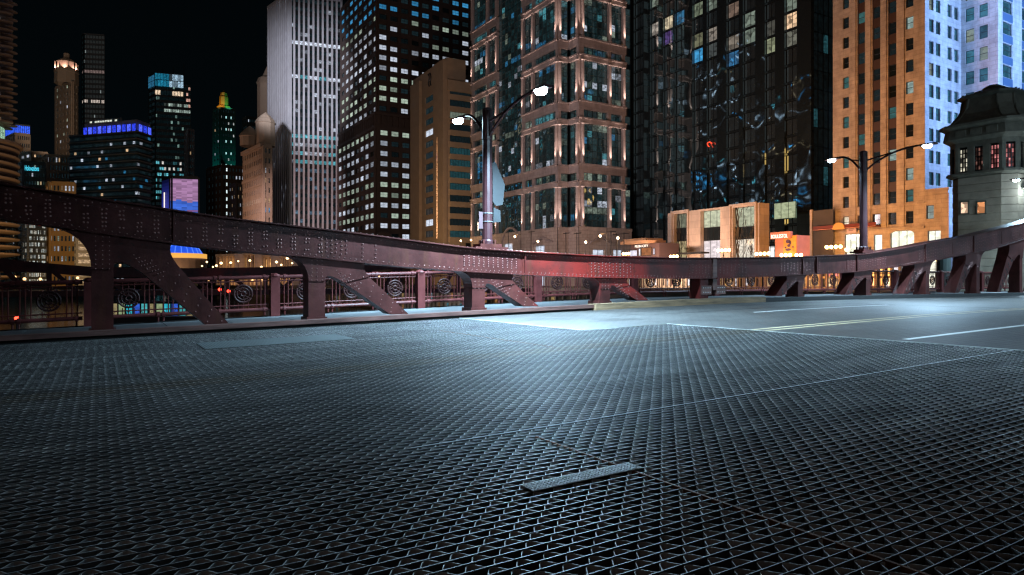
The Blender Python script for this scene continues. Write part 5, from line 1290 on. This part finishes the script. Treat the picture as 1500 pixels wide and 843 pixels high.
tower('narrow_rear_block', 'narrow grey block attached right of the blue-topped tower', 'apartment building', 274, 420, 271, .99, 284, .995, 190, greyc, 1, 3, 4, .5, .5, sparse(.1), sparse(.25, ((WRM,.9),(WRM,.6))))
# media wall block
def media(r, FA, FB, K, zt):
    q = MB(); nc, nr = 10, 28
    for j in range(nr):
        off = 0
        for i in range(5):
            a0 = FB.W*i/5; a1 = FB.W*(i+1)/5; z0 = zt-1-(j+1)*(20/nr); f = j/nr+.12*(R()-.5)-.1*i/5*(1 if f_up else 1)
            lil = (.42,.22,.42); blu = (.05,.16,.75)
            c = lil if f < .5 else blu if f < .85 else (.40,.16,.40)
            if i > 2 and f > .72: c = (.32,.13,.33)
            k = .55+.5*R(); q.face([FB.P(a0,.3,z0),FB.P(a1,.3,z0),FB.P(a1,.3,z0+20/nr),FB.P(a0,.3,z0+20/nr)], 0, sc(c, k))
    q.build('media_screen', W_flat, r, glow=True)
    q = MB(); pane_grid(q, FA, 0, FA.W, zt-20, zt-1, 2, 12, 1, 1, .3, lambda i, j: sc((.03,.04,.35), (12-j)/12*1.1)); q.build('blue_side_screen', W_flat, r, glow=True)
    q = MB(); q.tube([FA.P(FA.W*.35,.5,zt-18), FA.P(FA.W*.35,.5,zt-7)], .15, 4); q.build('lamp_string', sign_w, r)
f_up = True
W_flat = glow_mat('media_wall_panel', 'attr', .5, pstr=.0)
tower('media_wall_block', 'block covered by a lilac and blue media wall behind the girder', 'building', 250, 330, 238, .975, 290, .99, 259, dkglass, 2, 4, 4, .5, .4, sparse(.0), sparse(.0), extra=media, pier=.05)
# gold topped green tower
gold = mat('gilded_crown', (.55,.33,.07), .35, metal=.6)
def gt(r, FA, FB, K, zt):
    c = at_d(328, 505); z5 = lambda v: EYE+(HY-v)/F_*505
    q = MB(); q.lathe([(5.2,z5(160)),(5.0,z5(157)),(3.3,z5(156)),(3.1,z5(143)),(2.5,z5(141)),(2.3,z5(137)),(1.2,z5(135)),(.3,z5(132))], 8, 0, (*c,0)); q.build('gilded_crown', gold, r)
    light('SPOT', (c[0]-9, c[1]-9, z5(165)), 9000, (1,.55,.12), r, target=(c[0], c[1], z5(145)), angle=60); light('SPOT', (c[0]+4, c[1]-11, z5(165)), 7000, (.1,1,.6), r, target=(c[0]+1, c[1], z5(145)), angle=60)
    light('SPOT', FA.P(2, 9, zt-62), 30000, (.02,.9,.85), r, target=FA.P(2.5, 0, zt-30), angle=70); light('SPOT', FB.P(FB.W+1, 8, zt-55), 14000, (.02,.9,.8), r, target=FB.P(FB.W-1, 0, zt-30), angle=50)
def gl(i, j, v): 
    if i in (2, 4) and v > 165 and j % 2: return sc((.5,.95,.95), 1.0)
    return sc((.8,.85,.85), .5) if R() < .12 else DKT
tower('gold_topped_tower', 'thin dark green tower with a gilded crown and white window rows', 'skyscraper', 322, 500, 313, .985, 344, .99, 158, mat('dark_green_terracotta', (.05,.06,.05), .6), 2, 6, 4.4, .45, .4, sparse(.1), gl, extra=gt, dep=14)
def sb(i, j, v): return sc((.75,.92,.95), 1.1) if i == 1 else sc(WHT, .7*R()) if R() < .18 else sc(TEAL, .3) if R() < .05 else DKT
tower('squat_dark_block', 'squat dark block with one bright column of windows', 'office building', 325, 350, 304, .97, 358, .985, 243, mat('dark_brick', (.06,.045,.04), .8), 4, 7, 3.7, .4, .45, sparse(.04), sb)
# ornate classical tower
def cu(r, FA, FB, K, zt):
    for u, vt, rad in ((366,190,3.6),(389,170,3.6)):
        c = at_d(u, 262); z6 = lambda v: EYE+(HY-v)/F_*262
        q = MB(); q.lathe([(rad,z6(215)),(rad,z6(vt+12)),(rad*1.1,z6(vt+11)),(rad*.9,z6(vt+6)),(rad*.5,z6(vt)),(.2,z6(vt-5))], 10, 0, (*c,0)); q.build('turret', beige, r)
    q = MB(); F = FA; q.box(0, F.W, -.4, 1.2, zt-.6, zt+.8, 0, F.P); q.box(0, F.W, -.4, .8, zt-12, zt-11, 0, F.P); q.box(0, F.W, -.4, .5, zt-15.5, zt-15, 0, F.P); q.build('cornice', beige, r)
    light('AREA', FA.P(8, 30, 25), 4200, (1,.55,.40), r, target=FA.P(8, 0, 30), size=5)
def cl_(i, j, v): return sc((.9,.8,.7), .9) if abs(v-289) < 4 else sc(WRM, .2*R()) if R() < .2 else (.012,.008,.007)
tower('ornate_classical_tower', 'ornate beige tower with corner turrets beside the striped tower', 'office tower', 386, 255, 357, .93, 397, .99, 213, beige, 11, 2, 3.6, .5, .5, cl_, sparse(.5, ((WHT,.9),(BLU,.7),(WRM,.5))), extra=cu)
c = at_d(391, 330); q = MB(); zz = lambda v: EYE+(HY-v)/F_*330; q.lathe([(4.5,GZ),(4.5,zz(125)),(5,zz(124)),(4,zz(116)),(2,zz(112)),(1.2,zz(106)),(.2,zz(98))], 10, 0, (*c,0)); tag(q.build('pinnacle_tower', beige), 'thin turreted pinnacle rising behind the classical tower', 'tower')
tower('dark_slab', 'dark slab with a few lit windows behind the classical tower', 'office building', 362, 420, 356, .99, 384, .99, 172, dkglass, 2, 7, 4, .7, .4, sparse(.02), lambda i, j, v: sc(WHT, .8) if 175 < v < 185 and R() < .5 else DKT)
tower('shaded_brick_block', 'dim brick block between the squat dark block and the classical tower', 'office building', 345, 330, 336, .98, 362, .99, 270, mat('dim_blue_brick', (.06,.06,.07), .8), 3, 6, 3.7, .5, .4, sparse(.1), sparse(.3, ((WHT,.5),(WRM,.3))))
# buildings below the girder on the left
def sparkle(i, j, v): return sc(random.choice(((1,.95,.8),(.9,1,.95))), .9*R()) if R() < .55 else (.015,.012,.01)
tower('sparkling_glass_block', 'glittering glass block seen under the girder at the far left', 'office building', 40, 250, 33, .98, 68, .99, 300, dkglass, 2, 18, 2.2, .8, .6, sparkle, sparkle)
tower('orange_grid_block', 'orange-lit masonry block with a grid of windows seen under the girder', 'office building', 72, 260, 68, .98, 110, .99, 268, mat('warm_masonry', (.50,.33,.15), .8), 1, 7, 3.8, .5, .5, sparse(.3, ((WRM,.5),)), sparse(.45, ((WRM,.3),(GRN,.3),(WHT,.6))))
vz = at_d(80, 215); light('AREA', (vz[0], vz[1], 4), 5200, (1,.58,.20), None, target=(*at_d(90, 262), 18), size=6)
tower('terraced_garage', 'low terraced garage right of the orange-lit block under the girder', 'garage', 112, 240, 110, .99, 135, .99, 350, greyc, 1, 1, 2.2, .95, .55, sparse(0), lambda i, j, v: sc(WRM, .5))
# blue domed pavilion
c = at_d(262, 200); z7 = lambda v: EYE+(HY-v)/F_*200
bp = thing('blue_domed_pavilion', (*c, GZ), 'pavilion with a glowing blue dome and a golden band seen under the girder', 'pavilion')
q = MB(); q.lathe([(7,z7(391)),(6.6,z7(372)),(5.5,z7(364)),(3.5,z7(359)),(1.0,z7(356))], 24, 0, (*c,0)); q.build('dome', mat('blue_lit_dome', (.05,.12,.6), .5, emit=(.02,.12,1.), estr=.75), bp)
q = MB()
for i in range(9):
    a = -2.6+i*.26; q.tube([(c[0]+6.8*math.cos(a)*k, c[1]+6.8*math.sin(a)*k, z) for k, z in ((1.0,z7(374)),(.85,z7(364)),(.52,z7(358.5)))], .07, 4)
q.build('dome_rib', lamp_mat('pale_blue_rib_glow', (.15,.35,1.), 1.2), bp)
q = MB(); q.lathe([(7.6,z7(379)),(7.6,z7(372.5)),(6.9,z7(372))], 24, 0, (*c,0)); q.build('golden_band', mat('golden_band_glow', (.5,.3,.05), .5, emit=(1,.50,.10), estr=.85), bp)
q = MB(); q.lathe([(7.4,z7(410)),(7.4,z7(379))], 24, 0, (*c,0)); q.build('drum_wall', brn, bp)
# colonnaded riverfront row, orange lit
for k, (u0, u1, vt, lab) in enumerate(((318,345,372.5,'orange-lit colonnaded pavilion seen under the girder'),(346,374,371,'tall-windowed orange facade right of the colonnaded pavilion'),(376,398,374,'dark orange facade seen under the girder'),(402,428,375,'ribbed orange facade left of the second girder post'),(430,452,378,'pinkish lit facade beside the second girder post'))):
    F = Fr(at_d(u0, 180), at_d(u1, 176)); r = thing('riverfront_facade', (*F.L, GZ), lab, 'building', 'orange-lit facades under the girder')
    zt = F.z((u0+u1)/2, vt); q = MB(); q.box(0, F.W, -4, -.5, GZ, zt, 0, F.P); q.box(0, F.W, -.5, .5, zt-.6, zt, 0, F.P); q.build('wall', por, r)
    n = (6,5,4,8,5)[k]
    for i in range(n+1):
        q = MB(); a = i*F.W/n; q.box(a-.14, a+.14, -.5, .25, GZ, zt-.6, 0, F.P); q.build('column', por, r)
    q = MB(); pane_grid(q, F, 0, F.W, GZ+.5, zt-.8, n, 2, .6, .8, -.4, lambda i, j: sc((1,.50,.16), .3+1.6*R()) if R() < .75 else (.05,.02,.01)); q.build('window', W_attr, r, glow=True, stuff=True)
    light('AREA', F.P(F.W/2, 6, 1), 140, (1,.5,.2), r, target=F.P(F.W/2, 0, 5), size=4)

light('AREA', (c[0]-3, c[1]-14, 2), 420, (1,.58,.35), bp, target=(c[0], c[1], 4), size=3)
dl = None
for k_, (u, v) in enumerate(((296,390),(303,384),(312,391),(317,389),(324,386),(338,385),(349,383),(366,382),(383,391),(405,384),(412,388),(421,379),(428,386),(441,384))):
    p = at_d(u, 150+6*R()); z = EYE+(HY-v)/F_*152; rr_ = .17+.16*R()
    q = MB(); q.lathe([(.03,-rr_),(rr_,-rr_*.4),(rr_,rr_*.4),(.03,rr_)], 8, 0, (*p,z)); o = thing('distant_lamp', (*p, 0), ('tiny warm street lamp left of the colonnaded pavilion, ' if k_ < 4 else 'tiny warm street lamp before the colonnaded pavilion, ' if k_ < 6 else 'tiny warm street lamp before the middle facades, ' if k_ < 9 else 'tiny warm street lamp near the second girder post, ')+('leftmost','second from left','third from left','lowest of its group','left one','right one','upper left one','upper right one','lower one','leftmost','low one','highest','second from right','rightmost')[k_], 'street lamp', 'tiny warm lamps under the girder')
    q.build('globe', MATS['far_lamp_glow'] if 'far_lamp_glow' in MATS else lamp_mat('far_lamp_glow', (1,.62,.28), 5), o); q = MB(); q.tube([(*p,0),(*p,z-rr_)], .05, 5); q.build('post', mull, o)

# ---- the next bridge along the river
nbr = thing('distant_bridge', (10, 95, 0), 'next maroon truss bridge across the river seen under the girder', 'bridge')
TB = 95; ch = sorted([on_t(u, TB)[:1]+(zat(on_t(u, TB), v),) for u, v in ((-150,366),(0,379),(60,385),(130,391),(200,393),(300,393),(400,391.5),(450,389),(520,386),(640,380))])
q = MB(); n = 60; s_a, s_b = -24, 61
for i in range(n+1):
    x = s_a+(s_b-s_a)*i/n; z = smooth(x, ch, 1); h = 1.15+(.9 if x < -6 else 0)*min(1, (-6-x)/10 if x < -6 else 0); q.v += [(x,TB,z-h),(x,TB,z),(x,TB+.6,z),(x,TB+.6,z-h)]
for i in range(n):
    for k in range(4): q.f.append((4*i+k, 4*i+4+k, 4*i+4+(k+1) % 4, 4*i+(k+1) % 4))
q.m = [0]*len(q.f); q.g = [(0,0,0)]*len(q.f); q.build('top_chord', paint, nbr)
q = MB(); q.box(s_a, s_b, TB-.4, TB+14, -.6, .05); q.build('deck', paint, nbr)
for i in range(-5, 13):
    x = i*4.8; z = smooth(x, ch, 1); q = MB(); q.box(x-.25, x+.25, TB+.05, TB+.5, .05, z-1.0); q.build('post', paint, nbr)
    q = MB(); sg = 1 if x < 20 else -1; q.prism([(x+sg*.2,z-1.1),(x+sg*.9,z-1.1),(x+sg*2.9,.05),(x+sg*2.3,.05)][::sg], TB+.06, TB+.48); q.build('diagonal', paint, nbr)
warm_on = lamp_mat('warm_globe_glow', (1,.50,.16), 26); warm_w = lamp_mat('pale_warm_globe_glow', (1,.66,.34), 22)
q = MB()
for i in range(34):
    x = -20+i*1.9+R(); q.dome((x, TB+16+R()*4, 1.2+R()*1.0), .14+.08*R(), (0,-1,0))
o = q.build('bridge_light', lamp_mat('small_warm_light', (1,.55,.22), 3.5), nbr, stuff=True)
# ---- low riverside clutter seen through the railing
boat = thing('tour_boat', (*at_d(222, 120), -6), 'low tour boat with teal and blue lit windows seen through the railing', 'boat')
Fb = Fr(at_d(140, 118), at_d(290, 116)); q = MB()
q.box(0, Fb.W, -4, 0, -6.2, -4.9, 0, Fb.P); q.box(1, Fb.W-1, -3.6, -.4, -2.6, -2.3, 0, Fb.P); q.build('hull', mat('dark_hull', (.03,.03,.035), .5), boat)
pb = [(.05,.30,.32),(.20,.26,.14),(.03,.10,.55),(.25,.20,.10),(.02,.35,.45)]
for i in range(12):
    a0 = 1+i*(Fb.W-2)/12; window(Fb, a0+.08, a0+(Fb.W-2)/12-.08, -4.8, -2.65, -.5, boat, 1, 1, sc(pb[(i*3) % 5], .9+R()*.5), name='cabin_window')
def quay_front(name, label, u0, u1, s_, z0, z1, n, pal, p):
    F = Fr(on_s(u0, s_), on_s(u1, s_)); r = thing(name, (*F.L, z0), label, 'riverside arcade'); q = MB(); q.box(0, F.W, -2, -.3, z0, z1, 0, F.P)
    for i in range(n+1): q.box(i*F.W/n-.15, i*F.W/n+.15, -.4, .1, z0, z1, 0, F.P)
    q.build('wall', quay_m, r); q = MB(); pane_grid(q, F, 0, F.W, z0+.2, z1-.2, n, 2, .7, .8, -.25, lambda i, j: sc(random.choice(pal), .3+R()*.9) if R() < p else (.02,.015,.01)); q.build('window', W_attr, r, glow=True, stuff=True)
    return r
quay_front('riverwalk_arcade', 'dim lower riverwalk arcade seen through the railing in the middle', 470, 860, 61.0, -5.6, -.4, 70, ((.30,.20,.08),(.05,.22,.28),(.30,.14,.05)), .35)
quay_front('street_arcade', 'bright warm row of shop lights seen through the railing right of the hinge', 880, 1330, 84.0, .11, 3.3, 60, ((1,.55,.22),(1,.7,.4),(.9,.25,.2),(.9,.85,.9)), .6)
red_on = lamp_mat('red_signal_glow', (1,.04,.02), 8)
for (u, v, d, lab) in ((322,424.5,60,'bright red signal light seen through the railing'),(335,427,60,'small red light right of the bright red signal'),(25,467,40,'red light low at the far left behind the railing')):
    p = at_d(u, d); z = EYE+(HY-v)/F_*d; r = thing('signal_light', (*p, -6), lab, 'signal light'); q = MB(); q.tube([(p[0],p[1],-6),(p[0],p[1],z-.1)], .05, 6); q.build('pole', mull, r)
    q = MB(); q.lathe([(.03,-.14),(.13,-.06),(.14,.06),(.05,.14)], 10, 0, (p[0],p[1],z)); q.build('lens', red_on, r)
# ---- warm street lamps along the far bank
def globe_lamp(u, v, s_, label, power=320, n=1, m=None, arm=0, rad=.21):
    p = on_s(u, s_); z = zat(p, v); r = thing('globe_lamp', (*p, GZ), label, 'street lamp', 'warm globe lamps on the far bank')
    q = MB(); q.tube([(*p,GZ),(*p,GZ+.6),(*p,z-.3)], [.14,.09,.06], 8)
    if arm: q.tube([(*p,z+.3),(p[0],p[1]+arm,z+.35)], .05, 6); q.tube([(*p,z-.3),(*p,z+1.6)], .05, 6)
    offs = [(0,0)] if n == 1 else [(0,(i-(n-1)/2)*.62) for i in range(n)]
    if n > 1: q.tube([(p[0],p[1]-.62*(n-1)/2,z-.3),(p[0],p[1]+.62*(n-1)/2,z-.3)], .04, 6)
    q.build('post', mull, r)
    for dx, dy in offs:
        q = MB(); yy = p[1]+dy+arm; q.lathe([(.05,-rad),(rad*.75,-rad*.7),(rad,0),(rad*.75,rad*.7),(.05,rad)], 12, 0, (p[0],yy,z)); q.build('globe', m or warm_w, r, smooth=True)
    light('POINT', (p[0]-.5, p[1]+arm, z), power*.6, (1,.50,.18), r, radius=.3)
for a in ((763,346,76,'globe lamp left of the arched doorway on the granite block',520,1,None,2.4),(788,354,76,'lower globe lamp left of the gabled doorway',300),(858,355,76,'globe lamp between the corner and the right gable',300),
          (889,345,74,'globe lamp on an arm right of the right gable',520,1,None,1.8),(905,349,74,'rightmost globe lamp in front of the granite block',380),
          (675,353,78,'globe lamp at the foot of the brown hotel',260),(690,352,82,'dim globe lamp between the hotel and the granite block',60),
          (917,372,70,'low cluster lamp below the corner cafe',160,3,warm_on),(987,376,70,'low cluster lamp at the left foot of the portal pavilion',200,3,warm_on),(1060,367,72,'cluster lamp in front of the middle portal',330,4,warm_on),
          (1117,372,72,'wide cluster lamp at the right foot of the portal pavilion',300,4,warm_on),(1151,374,74,'low cluster lamp under the yellow mural',160,3,warm_on),(1170,374,74,'small cluster lamp right of the mural',90,2,warm_on),
          (1221,362,78,'tall cluster lamp left of the orange tower shop window',620,4,warm_on),(1240,366,80,'lamp just left of the farther lamp post foot',260,1,warm_on)):
    globe_lamp(*a)
p = on_t(1373, 24.5); z = zat(p, 382); r = thing('walkway_lamp', (*p, .5), 'small yellow lamp under the right girder near the bridge house', 'lamp'); q = MB(); q.tube([(*p,.5),(*p,z-.1)], .03, 6); q.build('post', mull, r)
q = MB(); q.lathe([(.03,-.12),(.12,0),(.04,.12)], 10, 0, (*p,z)); q.build('globe', lamp_mat('yellow_globe_glow', (1,.75,.3), 14), r); light('POINT', (p[0],p[1],z), 60, (1,.8,.4), r, radius=.1)
# bare wires posts in front of the granite base
for u, lb in ((744.5,'left of the arched doorway'),(778,'left of the gabled doorway'),(829,'at the notched corner, left of the pair'),(845,'at the notched corner, right of the pair'),(895,'behind the arm lamp on the right'),(903,'between the two right globe lamps'),(914,'farthest right, beside the corner cafe')):
    p = on_s(u, 80); q = MB(); zt3 = zat(p, 338+R()*4); q.tube([(*p,GZ),(*p,zt3)], .08, 6); q.tube([(p[0],p[1]-1.4,zt3-.2),(p[0],p[1]+1.0,zt3-.2)], .07, 4)
    tag(q.build('traffic_pole', mull), 'thin dark pole with a cross arm, '+lb, 'pole')['group'] = 'thin dark poles before the granite base'

# ---- city behind the camera, mirrored in the glass
def mirror_block(s, t, w, d, h, ang, label):
    r = thing('lit_office_slab', (s, t, 0), label, 'office building', 'office slabs behind the camera'); q = MB(); ca, sa = math.cos(ang), math.sin(ang)
    P_ = lambda a, b: (s+a*ca-b*sa, t+a*sa+b*ca)
    q.foot([P_(-w/2,-d/2),P_(w/2,-d/2),P_(w/2,d/2),P_(-w/2,d/2)], -1, h); q.build('wall', mull, r); q = MB()
    cs = [P_(-w/2,-d/2),P_(w/2,-d/2),P_(w/2,d/2),P_(-w/2,d/2)]
    for k in range(4):
        F = Fr(cs[k], cs[(k+1) % 4]); nc = int(F.W/4); nr = int(h/4); rr = {j: (R() < .25, random.choice(((WHT,3.2),(TEAL,7),(BLU,4.5),(WRM,3),(WHT,4.2)))) for j in range(nr)}
        pane_grid(q, F, 0, F.W, 2, h, nc, nr, .6, .35, .1, lambda i, j: sc(rr[j][1][0], rr[j][1][1]*R()) if R() < (.7 if rr[j][0] else .10) else (.005,.008,.01))
    q.build('window', W_attr, r, glow=True, stuff=True)
mirror_block(-88, 215, 26, 30, 95, .1, 'office slab on the left bank nearest the camera, with the widest front'); mirror_block(-80, 262, 24, 30, 130, -.1, 'tallest office slab on the left bank'); mirror_block(-95, 320, 30, 36, 110, .2, 'office slab on the left bank right behind the round tower')
mirror_block(-90, 385, 30, 40, 120, 0, 'office slab far down the left bank'); mirror_block(-90, 445, 30, 36, 90, .1, 'farthest office slab on the left bank')
mirror_block(205, -75, 40, 26, 80, 0, 'office slab behind the camera on the far bank'); mirror_block(262, -70, 36, 26, 110, .05, 'taller office slab behind the camera on the far bank')
